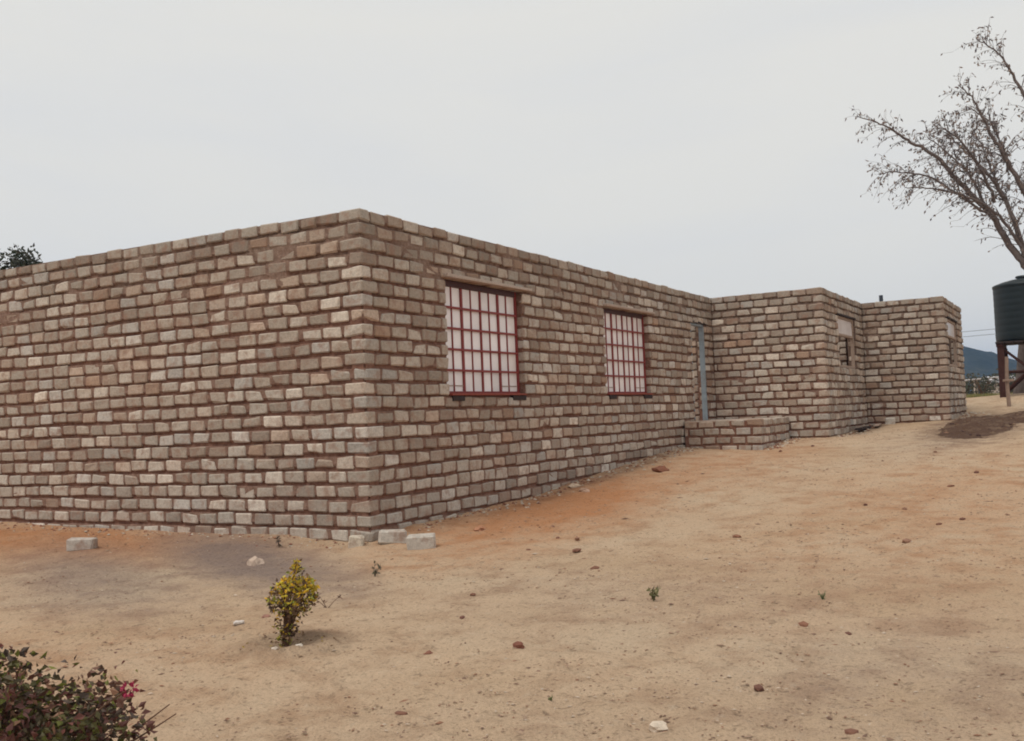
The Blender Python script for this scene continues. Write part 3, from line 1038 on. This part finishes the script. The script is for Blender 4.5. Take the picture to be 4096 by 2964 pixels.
for i in np.nonzero(keep)[0]:
    V, Fc = octa[i % 8]
    s = rng.uniform(.0035, .0105) * (1.8 if rng.random() < .06 else 1) * (.75 + rad[i] * .035)
    a = rng.uniform(0, 6.28); c_, s_ = math.cos(a), math.sin(a)
    R = np.array([[c_, -s_, 0], [s_, c_, 0], [0, 0, 1]])
    gv.add((V * np.array([rng.uniform(1.0, 2.2), .9, rng.uniform(.5, 1.0)]) * s) @ R.T + np.array([gxs[i], gys[i], gzz[i] + s * .15]), Fc, CLR[rng.integers(len(CLR))])
# chippings and brick crumbs along the wall feet
for i in range(900):
    t = rng.random()
    if t < .45: x, y = rng.uniform(.4, 11), -abs(rng.normal(0, .22)) - .02
    elif t < .7: x, y = -abs(rng.normal(0, .22)) - .02, rng.uniform(0, 7.5)
    elif t < .85: x, y = rng.uniform(11, 13.3), YP - abs(rng.normal(0, .15)) - .02
    else: x, y = rng.uniform(13.5, 22), 0; y = (Y2 if x < X3 else Y3) - abs(rng.normal(0, .25)) - .02
    V, Fc = octa[i % 8]
    s = rng.uniform(.008, .032) * (1 + max(0, x) * .03)
    gv.add(V * s + np.array([x, y, gzs(x, y) + s * .1]), Fc, [(.42, .34, .27), (.30, .16, .10), (.22, .10, .07), (.50, .43, .35)][rng.integers(4)])
gravel = gv.build('gravel', M_STONE)
tag(gravel, 'loose grit and small brown pebbles strewn over the sandy yard', 'gravel', kind='stuff')

# ------------------------------------------------------------------ dug earth heap beyond the last wing's corner
def heap(cx, cy, rx, ry, h, seed, label):
    n, m = 150, 70
    us = np.linspace(-1.15, 1.15, n); vs = np.linspace(-1.15, 1.15, m)
    U, V_ = np.meshgrid(us, vs, indexing='ij')
    X = cx + U * rx; Y = cy + V_ * ry
    d = np.sqrt(U ** 2 + V_ ** 2) + .35 * (fbm(U * 2.4, V_ * 2.4, seed, 3) - .5)
    hh = np.clip(1 - d, -.3, 1)
    Z = gz(X, Y) + h * np.where(hh > 0, hh ** .7, hh * .6) * (.1 + 1.6 * fbm(X * 1.9, Y * 2.4, seed + 5, 3)) + .11 * np.clip(hh * 3, 0, 1) * (fbm(X * 6, Y * 8, seed + 9, 3) - .45)
    idn = np.arange(n * m).reshape(n, m)
    Fq = np.stack([idn[:-1, :-1], idn[1:, :-1], idn[1:, 1:], idn[:-1, 1:]], -1).reshape(-1, 4)
    t = np.zeros((n * m, 3)); t[:, 2] = 1.0
    root = empty('earth_heap', (cx, cy, gzs(cx, cy)))
    o = mesh_obj('soil', np.stack([X, Y, Z], -1).reshape(-1, 3) - np.array([cx, cy, gzs(cx, cy)]), Fq, M_SOIL, root, True, t)
    cl = MB()
    for i in range(70):
        a = rng.uniform(0, 6.28); q = rng.random() ** .6
        x = cx + math.cos(a) * rx * q * .95; y = cy + math.sin(a) * ry * q * .95
        s = rng.uniform(.02, .06)
        V, Fc = protos[i % 6]
        cl.add(V * s + np.array([x, y, gzs(x, y) + h * (1 - q) * .6 + s * .2]) - np.array([cx, cy, gzs(cx, cy)]), Fc, [(.10, .055, .04), (.07, .04, .035), (.13, .075, .05), (.20, .13, .09)][rng.integers(4)])
    c = cl.build('clods', M_STONE, root); c['kind'] = 'stuff'
    tag(root, label, 'earth heap')


heap(16.3, -5.35, 3.6, .80, .06, 5, 'low dark brown earth heap beside the farthest wing corner')
heap(19.2, -6.15, 2.4, .55, .08, 8, 'small dark earth heap on the sand below the tank stand')

# ------------------------------------------------------------------ plants
def leaf_cloud(mb, centre_fn, n, size, asp, cols, dirfn=None):
    for i in range(n):
        p, w = centre_fn(i)
        d = dirfn(p) if dirfn else rng.normal(size=3) * np.array([1, 1, .7]) + np.array([0, 0, -.15])
        s = size * rng.uniform(.65, 1.35)
        v, f = leaf(p, d, s, s * asp * rng.uniform(.8, 1.2))
        c = np.array(cols(p, w)) * rng.uniform(.75, 1.25)
        mb.add(v, f, c)


# yellow shrub
sx, sy = -4.38, -2.58
sz = gzs(sx, sy) - .015
shrub = empty('yellow_shrub', (sx, sy, sz))
tag(shrub, 'small yellow and brown leafed shrub growing alone in the sand', 'shrub')
lean = np.array(cr) * .085
sm = MB()
ends = []
for i in range(11):
    a = rng.uniform(0, 6.28); sp = rng.uniform(.03, .17); h = rng.uniform(.30, .50)
    if i == 0: sp, h = .02, .60
    e = np.array([math.cos(a) * sp, math.sin(a) * sp, h]) + lean * h / .5
    m_ = np.array([math.cos(a) * sp * .3, math.sin(a) * sp * .3, h * .5]) + lean * .3
    b_ = np.array([rng.uniform(-.015, .015), rng.uniform(-.015, .015), -.03])
    P = smooth_path([b_, m_, e], 5)
    sm.add(*tube(P, np.linspace(.011, .003, len(P)), 5)); ends.append(P)
v, f = tube(smooth_path([(0, 0, -.05), (.004, 0, .08), tuple(lean * .4 + np.array([0, 0, .2]))], 4), np.linspace(.024, .013, 9), 7)
sm.add(v, f)
sm.build('stem', M_STEM, shrub)
fol = MB()
PRO = ([.04, .12, .20, .28, .36, .43, .49, .54, .60], [.035, .07, .10, .135, .165, .15, .10, .045, .018])


def shrub_pt(i):
    z = rng.choice([rng.uniform(.05, .5), rng.uniform(.26, .48), rng.uniform(.30, .46), rng.uniform(.45, .61)], p=[.36, .34, .22, .08])
    R = np.interp(z, *PRO)
    a = rng.uniform(0, 6.28)
    r = R * (rng.random() ** .45) * (.72 + .56 * vnoise(a * 1.3, z * 9, 71))
    p = np.array([math.cos(a) * r, math.sin(a) * r, z]) + lean * z / .5
    return p, r / (R + 1e-6)


def shrub_col(p, w):
    t = rng.random(); up = np.clip((p[2] - .30) / .16, 0, 1)
    if t < .12 + .58 * up: return (.68, .42, .03) if rng.random() < .6 else (.55, .45, .05)
    if t < .30 + .52 * up: return (.30, .32, .06)
    return [(.12, .07, .045), (.17, .10, .055), (.10, .065, .05), (.24, .15, .08)][rng.integers(4)]


leaf_cloud(fol, shrub_pt, 1350, .034, .55, shrub_col)
for k in range(26):
    p = np.array([cr[0] * .17, cr[1] * .17, .40]) + np.array([cr[0], cr[1], .2]) * rng.uniform(0, .06)
    v, f = leaf(p, rng.normal(size=3), .035, .02); fol.add(v, f, (.50, .38, .05))
for k in range(18):
    v, f = leaf(np.array([rng.normal(0, .03), rng.normal(0, .03), rng.uniform(.01, .08)]), rng.normal(size=3), .03, .017); fol.add(v, f, (.30, .28, .05))
for k in range(70):
    a_ = rng.uniform(0, 6.28); q_ = abs(rng.normal(0, .22)) + .03
    x_, y_ = math.cos(a_) * q_, math.sin(a_) * q_
    v, f = leaf(np.array([x_, y_, gzs(sx + x_, sy + y_) - sz + .006]), np.array([rng.normal(), rng.normal(), .12]), .026, .015)
    fol.add(v, f, [(.24, .14, .07), (.16, .09, .05), (.42, .30, .08)][k % 3])
fol.build('foliage', M_LEAF, shrub)

# flowering bush
bx_, by_ = -7.28, -3.90
bz = gzs(bx_, by_) - .02
bush = empty('flowering_bush', (bx_, by_, bz))
tag(bush, 'dark reddish green bush with one magenta flower head in the front yard', 'bush')
st = MB()
for i in range(34):
    a = rng.uniform(0, 6.28); sp = rng.uniform(.15, .56); h = rng.uniform(.25, .56)
    P = smooth_path([(rng.uniform(-.08, .08), rng.uniform(-.08, .08), -.03), (math.cos(a) * sp * .4, math.sin(a) * sp * .4, h * .6), (math.cos(a) * sp, math.sin(a) * sp, h)], 5)
    st.add(*tube(P, np.linspace(.010, .0025, len(P)), 5))
st.build('stem', M_STEM, bush)
fb = MB()
clumps = []
for i in range(190):
    a = rng.uniform(0, 6.28); q = rng.random() ** .5
    R = .42
    r = R * q
    ztop = .68 * (max(0, 1 - (q * .95) ** 4)) ** .5 * (.84 + .32 * float(vnoise(np.array([a * 1.6]), np.array([q * 3]), 15)[0]))
    z = ztop * (1 - .75 * rng.random() ** 1.6)
    clumps.append((np.array([math.cos(a) * r, math.sin(a) * r, max(.04, z)]), rng.uniform(.035, .075), rng.integers(5)))


def bush_pt(i):
    c, s, k = clumps[rng.integers(len(clumps))]
    return c + np.clip(rng.normal(size=3), -1.5, 1.5) * s * np.array([1, 1, .8]), k


def bush_col(p, k):
    base = [(.085, .065, .034), (.15, .072, .05), (.095, .085, .03), (.14, .06, .05), (.09, .062, .046)][k]
    t = rng.random()
    if t < .10: return (.17, .18, .035)
    if t < .24: return (.17, .065, .05)
    if t < .30: return (.30, .16, .10)
    return base


leaf_cloud(fb, bush_pt, 6800, .036, .62, bush_col)
fb.build('foliage', M_LEAF, bush)
fl = MB()
cfl = np.array(cr) * .43 + np.array([0, 0, .66]) + np.array(cf) * np.array([1, 1, 0]) * -.10
for k in range(34):
    d = rng.normal(size=3); d /= np.linalg.norm(d)
    v, f = leaf(cfl + d * np.array([.022, .022, .012]), d + np.array([0, 0, .2]), .020, .017); fl.add(v, f)
fl.build('flower', M_FLOWER, bush)
v, f = tube(smooth_path([cfl - np.array(cr) * .22 + np.array([0, 0, -.16]), cfl - np.array(cr) * .08 + np.array([0, 0, -.05]), cfl], 4), .004, 5)
mesh_obj('flower_stalk', v, f, M_STEM, bush)


# weeds
def weed(x, y, h, n, cols, label, spread=.5, name='weed', lw=.22):
    root = empty(name, (x, y, gzs(x, y) - .004))
    tag(root, label, 'weed')
    mb = MB()
    for i in range(n):
        a = rng.uniform(0, 6.28)
        d = np.array([math.cos(a) * spread, math.sin(a) * spread, 1.0]) * h * rng.uniform(.5, 1.0)
        P = smooth_path([(0, 0, 0), d * .5 + np.array([0, 0, h * .06]), d], 3)
        mb.add(*tube(P, np.linspace(.004, .0012, len(P)), 4), tint=np.array(cols[0]) * .8)
        for k in range(5):
            t = rng.uniform(.25, 1)
            q = P[int(t * (len(P) - 1))]
            v, f = leaf(q, rng.normal(size=3) + np.array([0, 0, .5]), h * .30, h * lw * .6)
            mb.add(v, f, np.array(cols[rng.integers(len(cols))]) * rng.uniform(.8, 1.2))
    mb.build('leaves', M_LEAF, root)


weed(-2.24, -4.48, .12, 9, [(.20, .20, .09), (.27, .25, .11), (.10, .085, .05)], 'green weed tuft growing from the middle of the open sand')
weed(-1.93, -5.72, .07, 5, [(.15, .19, .09), (.20, .22, .10)], 'tiny green seedling on bare sand far from the shrubs')
weed(-1.68, -1.32, .15, 5, [(.16, .14, .10), (.13, .13, .08)], 'sparse dry grey weed between the yellow shrub and the loose bricks', .6)
weed(-3.19, -1.97, .14, 3, [(.20, .12, .08), (.16, .10, .08)], 'withered brown sprig right behind the yellow shrub', 1.1)
weed(-4.95, -4.95, .05, 5, [(.20, .23, .10)], 'very small green sprout on the sand near the dark red stones')
weed(-.55, .95, .16, 4, [(.09, .06, .05), (.14, .10, .07)], 'dry dark twig standing at the long wall foot near the house corner', .2)


# ------------------------------------------------------------------ bare thorn tree behind the tank
def tree(root_xy, label, trunk, limbs, n_twig, leafsize, leaf_n, lcols, droop, name='bare_tree', trad=.26):
    bx, by = root_xy
    z0 = gzs(bx, by) - .1
    o0 = np.array([bx, by, z0])
    root = empty(name, tuple(o0))
    tag(root, label, 'tree')
    tb = MB()
    P = smooth_path(trunk, 6) - o0
    rr = np.interp(np.linspace(0, 1, len(P)), [0, .1, 1], [trad * 1.45, trad, trad * .62])
    tb.add(*tube(P, rr, 10))
    tb.build('trunk', M_BARK, root, True)
    lb = MB(); lf = MB()
    for Lp, r0 in limbs:
        P = smooth_path(Lp, 7) - o0
        P = P + rng.normal(0, .018, P.shape)
        lb.add(*tube(P, np.linspace(r0, .014, len(P)), 7))
        ln = len(P)
        for t_ in range(n_twig):
            t = rng.uniform(.16, 1.0)
            i = min(int(t * (ln - 1)), ln - 2)
            d0 = P[i + 1] - P[i]; d0 /= np.linalg.norm(d0) + 1e-9
            side = rng.normal(size=3); side -= d0 * (side @ d0); side /= np.linalg.norm(side)
            d = d0 * .65 + side * .75 + np.array([0, 0, .05]); d /= np.linalg.norm(d)
            ll = rng.uniform(.45, 1.35) * (1.15 - .45 * t)
            q = P[i]
            pts = [q, q + d * ll * .5, q + d * ll + np.array([0, 0, -droop * ll])]
            T = smooth_path(pts, 4)
            lb.add(*tube(T, np.linspace(max(.015 * (1 - t) + .006, .006), .003, len(T)), 4))
            for k in range(leaf_n):
                p = T[rng.integers(2, len(T))]
                if rng.random() < .45:                      # a side spray
                    dd = d + rng.normal(size=3) * .7; sl = rng.uniform(.12, .38)
                    e = p + dd / np.linalg.norm(dd) * sl
                    lb.add(*tube([p, e], [.005, .003], 3)); p = e
                v, f = leaf(p, rng.normal(size=3) * .55 + np.array([0, 0, -.75]) + d * .35, leafsize * rng.uniform(.6, 1.3), leafsize * .42)
                lf.add(v, f, np.array(lcols[rng.integers(len(lcols))]) * rng.uniform(.7, 1.3))
    lb.build('limbs', M_BARK, root)
    lf.build('crown', M_LEAF, root)


TR = (28.3, -5.95)
base = [(28.3, -5.75, 1.3), (28.3, -5.95, 3.2), (28.3, -6.2, 4.7), (28.3, -6.25, 5.6)]
b0 = (28.3, -6.25, 5.5)
limbs = [
    ([b0, (28.2, -5.63, 6.57), (28.0, -5.08, 7.72), (27.7, -4.16, 8.93), (27.5, -3.64, 9.70), (27.2, -2.75, 10.40), (27.0, -2.05, 11.0), (26.9, -1.2, 11.4)], .13),
    ([b0, (28.4, -5.87, 7.16), (28.7, -5.47, 8.44), (29.0, -4.9, 9.45), (29.2, -4.24, 10.33), (29.3, -3.75, 11.1)], .10),
    ([b0, (28.5, -6.42, 7.39), (28.3, -6.03, 8.67), (28.0, -5.6, 9.65), (27.8, -5.24, 10.48), (27.6, -4.87, 11.48), (27.5, -4.42, 12.1)], .12),
    ([(28.5, -6.42, 7.39), (28.8, -6.85, 9.2), (29.0, -6.62, 10.87), (28.9, -6.1, 12.3), (28.8, -5.7, 13.2), (28.6, -5.0, 13.9)], .10),
    ([b0, (28.1, -5.9, 6.6), (27.6, -5.3, 7.6), (27.0, -4.4, 8.2), (26.6, -3.5, 8.5), (26.4, -2.7, 8.6)], .07),
    ([(28.0, -5.3, 8.0), (27.4, -4.9, 9.2), (27.0, -4.3, 10.2), (26.8, -3.6, 10.7)], .06),
    ([(28.5, -5.9, 7.3), (29.2, -5.4, 8.6), (29.8, -5.0, 10.0), (30.2, -4.6, 11.2)], .06),
    ([b0, (28.6, -6.9, 6.8), (28.9, -7.6, 8.2), (29.0, -8.3, 9.6), (29.1, -8.8, 11.0)], .12),
    ([(28.0, -5.0, 7.8), (28.3, -4.6, 9.0), (28.6, -4.0, 9.9), (28.8, -3.2, 10.8)], .06),
    ([(28.2, -5.75, 8.9), (28.6, -5.6, 10.0), (28.9, -5.2, 11.0), (29.1, -4.6, 11.7)], .05),
    ([(28.0, -5.2, 7.5), (27.6, -4.4, 8.2), (27.2, -3.4, 9.0), (27.0, -2.4, 9.3), (26.9, -1.8, 9.3)], .05),
    ([(28.6, -6.9, 6.8), (28.0, -7.8, 7.8), (27.6, -8.9, 8.6), (27.3, -10, 9.2)], .09)]
tree(TR, 'nearly bare tree with thin arching limbs and sparse drooping leaves behind the tank', base, limbs, 60, .15, 4,
     [(.17, .15, .16), (.21, .16, .15), (.24, .18, .15), (.15, .14, .14), (.28, .21, .17)], .22)

# leafy tree rising behind the long wall
lt = empty('leafy_tree', (6.3, 15.6, gzs(6.3, 15.6) - .05))
tag(lt, 'leafy tree whose top just shows above the long windowless wall', 'tree')
tb = MB()
tb.add(*tube(smooth_path([(0, 0, 0), (.1, .1, 1.6), (0, .3, 3.2)], 5), np.linspace(.2, .1, 11), 9))
for i in range(8):
    a = i * .8
    tb.add(*tube(smooth_path([(.05, .2, 2.4 + .1 * i), (.5 * math.cos(a), .3 + .5 * math.sin(a), 3.9), (.8 * math.cos(a), .3 + .8 * math.sin(a), 4.5)], 4), np.linspace(.07, .015, 9), 6))
tb.build('trunk', M_BARK, lt, True)
cm = MB()
cc = [(rng.normal(0, .62), .35 + rng.normal(0, .62), rng.uniform(3.0, 5.4)) for _ in range(85)]
cc = [c for c in cc if c[2] < 5.55 - .42 * ((c[0]) ** 2 + (c[1] - .35) ** 2)]


def lt_pt(i):
    c = cc[rng.integers(len(cc))]
    return np.array(c) + rng.normal(size=3) * .17, 0


leaf_cloud(cm, lt_pt, 6500, .12, .5, lambda p, w: [(.035, .05, .03), (.05, .06, .04), (.06, .055, .045), (.09, .09, .06)][rng.integers(4)])
cm.build('crown', M_LEAF, lt)

# ------------------------------------------------------------------ water tank and stand
TX, TY = 26.25, -6.12
zt0 = 3.17
tg = gzs(TX, TY)
stand = empty('tank_stand', (TX, TY, tg))
tag(stand, 'rusty steel tower of posts and braces carrying the green water tank', 'tank stand')
for ix in (-.78, .78):
    for iy in (-.78, .78):
        box_obj('leg', (ix - .10, iy - .10, -.15), (ix + .10, iy + .10, zt0 - tg - .16), M_STAND, stand, .01)
top_z = zt0 - tg
for k, (lo, hi) in enumerate((((-.9, -.9, top_z - .16), (.9, -.7, top_z - .06)), ((-.9, .7, top_z - .16), (.9, .9, top_z - .06)),
                              ((-.9, -.1, top_z - .16), (.9, .1, top_z - .06)))):
    box_obj('beam', lo, hi, M_STAND, stand, .008)
for i in range(7):
    y0 = -.92 + i * .264
    box_obj('deck_board', (-.94, y0, top_z - .058), (.94, y0 + .25, top_z - .004), M_DARKWOOD, stand, .005)
for s in (-.78, .78):
    for (p, q) in (((s, -.7, .15), (s, .7, top_z - .25)), ((s, .7, .15), (s, -.7, top_z - .25)), ((-.7, s, .15), (.7, s, top_z - .25)), ((.7, s, .15), (-.7, s, top_z - .25))):
        v, f = tube([p, q], .035, 6); mesh_obj('brace', v, f, M_STAND, stand)
    v, f = tube([(s, -.7, .75), (s, .7, .75)], .035, 6); mesh_obj('rail', v, f, M_STAND, stand)
tank = empty('water_tank', (TX, TY, zt0))
tag(tank, 'dark green plastic water tank with domed lid on the steel tower', 'water tank')
prof_t = [(0, 0), (.91, 0), (.94, .03), (.95, .08)]
for k in range(8):
    z = .12 + k * .20
    prof_t += [(.95, z), (.954, z + .04), (.954, z + .14), (.95, z + .18)]
prof_t += [(.97, 1.74), (.97, 1.79), (.93, 1.82), (.70, 1.90), (.45, 1.96), (.25, 1.98)]
n = 48
V = []; Fq = []
for r, z in prof_t:
    for k in range(n):
        a = 2 * math.pi * k / n; V.append((max(r, .001) * math.cos(a), max(r, .001) * math.sin(a), z))
for i in range(len(prof_t) - 1):
    for k in range(n):
        k2 = (k + 1) % n; Fq.append((i * n + k, i * n + k2, (i + 1) * n + k2, (i + 1) * n + k))
Fq.append(tuple(range((len(prof_t) - 1) * n, len(prof_t) * n)))
mesh_obj('shell', V, Fq, M_TANK, tank, True)
v, f = tube([(0, 0, 1.97), (0, 0, 2.02), (0, 0, 2.03), (0, 0, 2.08)], [.25, .25, .29, .27], 24)
mesh_obj('lid', v, f, M_TANK, tank)
v, f = tube(smooth_path([(-.88, -.3, .12), (-1.08, -.3, .12), (-1.12, -.3, -.2), (-1.12, -.3, tg - zt0 + .02)], 5), .03, 8)
mesh_obj('outlet_pipe', v, f, M_PIPE, tank)

# weathered post with a cross piece beside the stand
px_, py_ = 23.12, -5.62
post = empty('wooden_post', (px_, py_, gzs(px_, py_)))
tag(post, 'weathered wooden post with a short cross piece standing before the tank stand', 'post')
v, f = tube(smooth_path([(0, 0, -.15), (.01, .02, .7), (0, -.01, 1.45)], 4), np.linspace(.06, .048, 9), 8)
mesh_obj('pole', v, f, M_POST, post)
box_obj('cross_piece', (-.075, -.17, .72), (-.045, .13, .79), M_POST, post, .012)

# ------------------------------------------------------------------ far background beyond the bank
def scrub(x, y, r, h, label, group, n=420):
    z = gzs(x, y)
    o = empty('scrub_bush', (x, y, z)); tag(o, label, 'bush', group)
    s = MB()
    for i in range(6):
        a = rng.uniform(0, 6.28)
        s.add(*tube(smooth_path([(0, 0, -.1), (math.cos(a) * r * .3, math.sin(a) * r * .3, h * .5), (math.cos(a) * r * .7, math.sin(a) * r * .7, h * .85)], 3), np.linspace(.04, .01, 7), 5))
    s.build('stem', M_STEM, o)
    m = MB()
    cl = [(rng.normal(0, r * .42), rng.normal(0, r * .42), rng.uniform(.15, .95) * h) for _ in range(26)]
    for i in range(n):
        c = np.array(cl[rng.integers(26)]) + rng.normal(size=3) * r * .13
        c[2] = max(c[2], .02)
        v, f = leaf(c, rng.normal(size=3), r * .16, r * .09)
        m.add(v, f, np.array([(.05, .06, .035), (.075, .08, .05), (.10, .09, .06), (.06, .05, .04)][rng.integers(4)]) * rng.uniform(.7, 1.3))
    m.build('foliage', M_LEAF, o)


gl = 'scrub bush on the flat land beyond the sand bank'
for (x, y, r, h) in ((58, -2.2, 1.0, 1.3), (66, -4.2, 1.3, 1.6), (74, -3.0, 1.5, 1.8), (80, -5.3, 1.4, 1.7), (70, -1.0, 1.3, 1.6), (95, -1.5, 2.2, 2.6), (100, -5.2, 2.0, 2.4), (62, -6.3, 1.2, 1.5), (88, 1.2, 1.8, 2.2), (115, -3.4, 2.5, 2.8)):
    scrub(x, y, r, h, gl, 'scrub beyond the bank')
# pale shed and a small far house
sh = empty('open_shed', (66, -2.05, gzs(66, -2.05)))
tag(sh, 'small open shed with thin pale flat roof beyond the bank', 'shed')
for ix in (-.9, .9):
    for iy in (-1.0, .9):
        box_obj('post', (ix - .05, iy - .05, -.1), (ix + .05, iy + .05, 1.32), M_FARWALL, sh, .01)
v, f = chamfer_box((-1.05, -1.15, 1.32), (1.05, 1.6, 1.40), .01)
v = np.array(v); v[:, 2] += (v[:, 1]) * -.05
mesh_obj('roof', v, f, M_FARROOF, sh)
fh = empty('far_house', (120, .2, gzs(120, .2)))
tag(fh, 'tiny pale plastered house far off before the hill', 'house')
v, f = box((-2, -3.0, -.2), (2, 2.2, 1.9)); mesh_obj('wall', v, f, M_FARWALL, fh)
mesh_obj('roof', [(-2.3, -3.3, 1.9), (2.3, -3.3, 1.9), (2.3, 2.5, 1.9), (-2.3, 2.5, 1.9), (0, -3.3, 2.7), (0, 2.5, 2.7)], [(0, 3, 5, 4), (2, 1, 4, 5), (1, 0, 4), (3, 2, 5), (0, 1, 2, 3)], M_FARROOF, fh)
for y0, z0_, z1_, nm in ((-1.9, .0, 1.5, 'door'), (-.4, .7, 1.3, 'window')):
    box_obj(nm, (-2.03, y0, z0_), (-1.98, y0 + .7, z1_), M_DARK, fh, .005)
# grass fringe along the crest of the bank
gm = MB()
for i in range(2600):
    x = rng.uniform(31, 44); y = -4.3 + (x - 31) * .12 + rng.normal(0, .9)
    if y < -6.2: continue
    z = gzs(x, y) if i % 4 == 0 else z
    h = rng.uniform(.08, .22)
    d = np.array([rng.normal(0, .35), rng.normal(0, .35), 1.0])
    w = np.array([-.35, .94, 0]) * .014
    p = np.array([x, y, z - .02])
    gm.add([p - w, p + w, p + d * h], [(0, 1, 2)], [(.20, .20, .07), (.26, .23, .10), (.15, .17, .06)][rng.integers(3)])
grass = gm.build('grass', M_LEAF)
tag(grass, 'thin strip of green grass along the top of the sand bank', 'grass', kind='stuff')

# power line between two poles
for k, y in enumerate((32.0, -26.0)):
    p = empty('power_pole', (52, y, gzs(52, y)))
    tag(p, ['wooden power pole standing behind the house', 'wooden power pole standing out past the tree'][k], 'pole')
    v, f = tube([(0, 0, -.3), (0, 0, 5.6)], [.13, .09], 8); mesh_obj('shaft', v, f, M_POST, p)
    box_obj('cross_arm', (-.06, -.06, 5.1), (.06, .06, 5.2), M_POST, p, .01)
    box_obj('cross_arm', (-.7, -.05, 4.95), (.7, .05, 5.05), M_POST, p, .01)
for k, dx in enumerate((-.6, .6)):
    t = np.linspace(0, 1, 24)
    y = 32 - 58 * t; z = gzs(52, 32) * (1 - t) + gzs(52, -26) * t + 5.06 - 4 * 1.75 * t * (1 - t)
    v, f = tube(np.stack([np.full(24, 52 + dx), y, z + (0.35 if k else 0)], -1), .011, 5)
    o = mesh_obj('power_cable', v, f, M_CABLE)
    tag(o, 'thin power cable strung between the poles beyond the house', 'cable', 'power cables')

# ------------------------------------------------------------------ haze
v, f = box((-4200, -4200, -6), (4200, 4200, 95))
mh = bpy.data.materials.new('haze_air'); mh.use_nodes = True
hn = mh.node_tree; hn.nodes.clear()
ho = hn.nodes.new('ShaderNodeOutputMaterial'); pv = hn.nodes.new('ShaderNodeVolumePrincipled')
pv.inputs['Color'].default_value = (.36, .58, 1.0, 1)
pv.inputs['Density'].default_value = .00030
pv.inputs['Anisotropy'].default_value = 0.0
hn.links.new(pv.outputs[0], ho.inputs['Volume'])
hz = mesh_obj('haze', v, f, mh)
tag(hz, 'pale blue air between the house and the far hill', 'haze', kind='stuff')
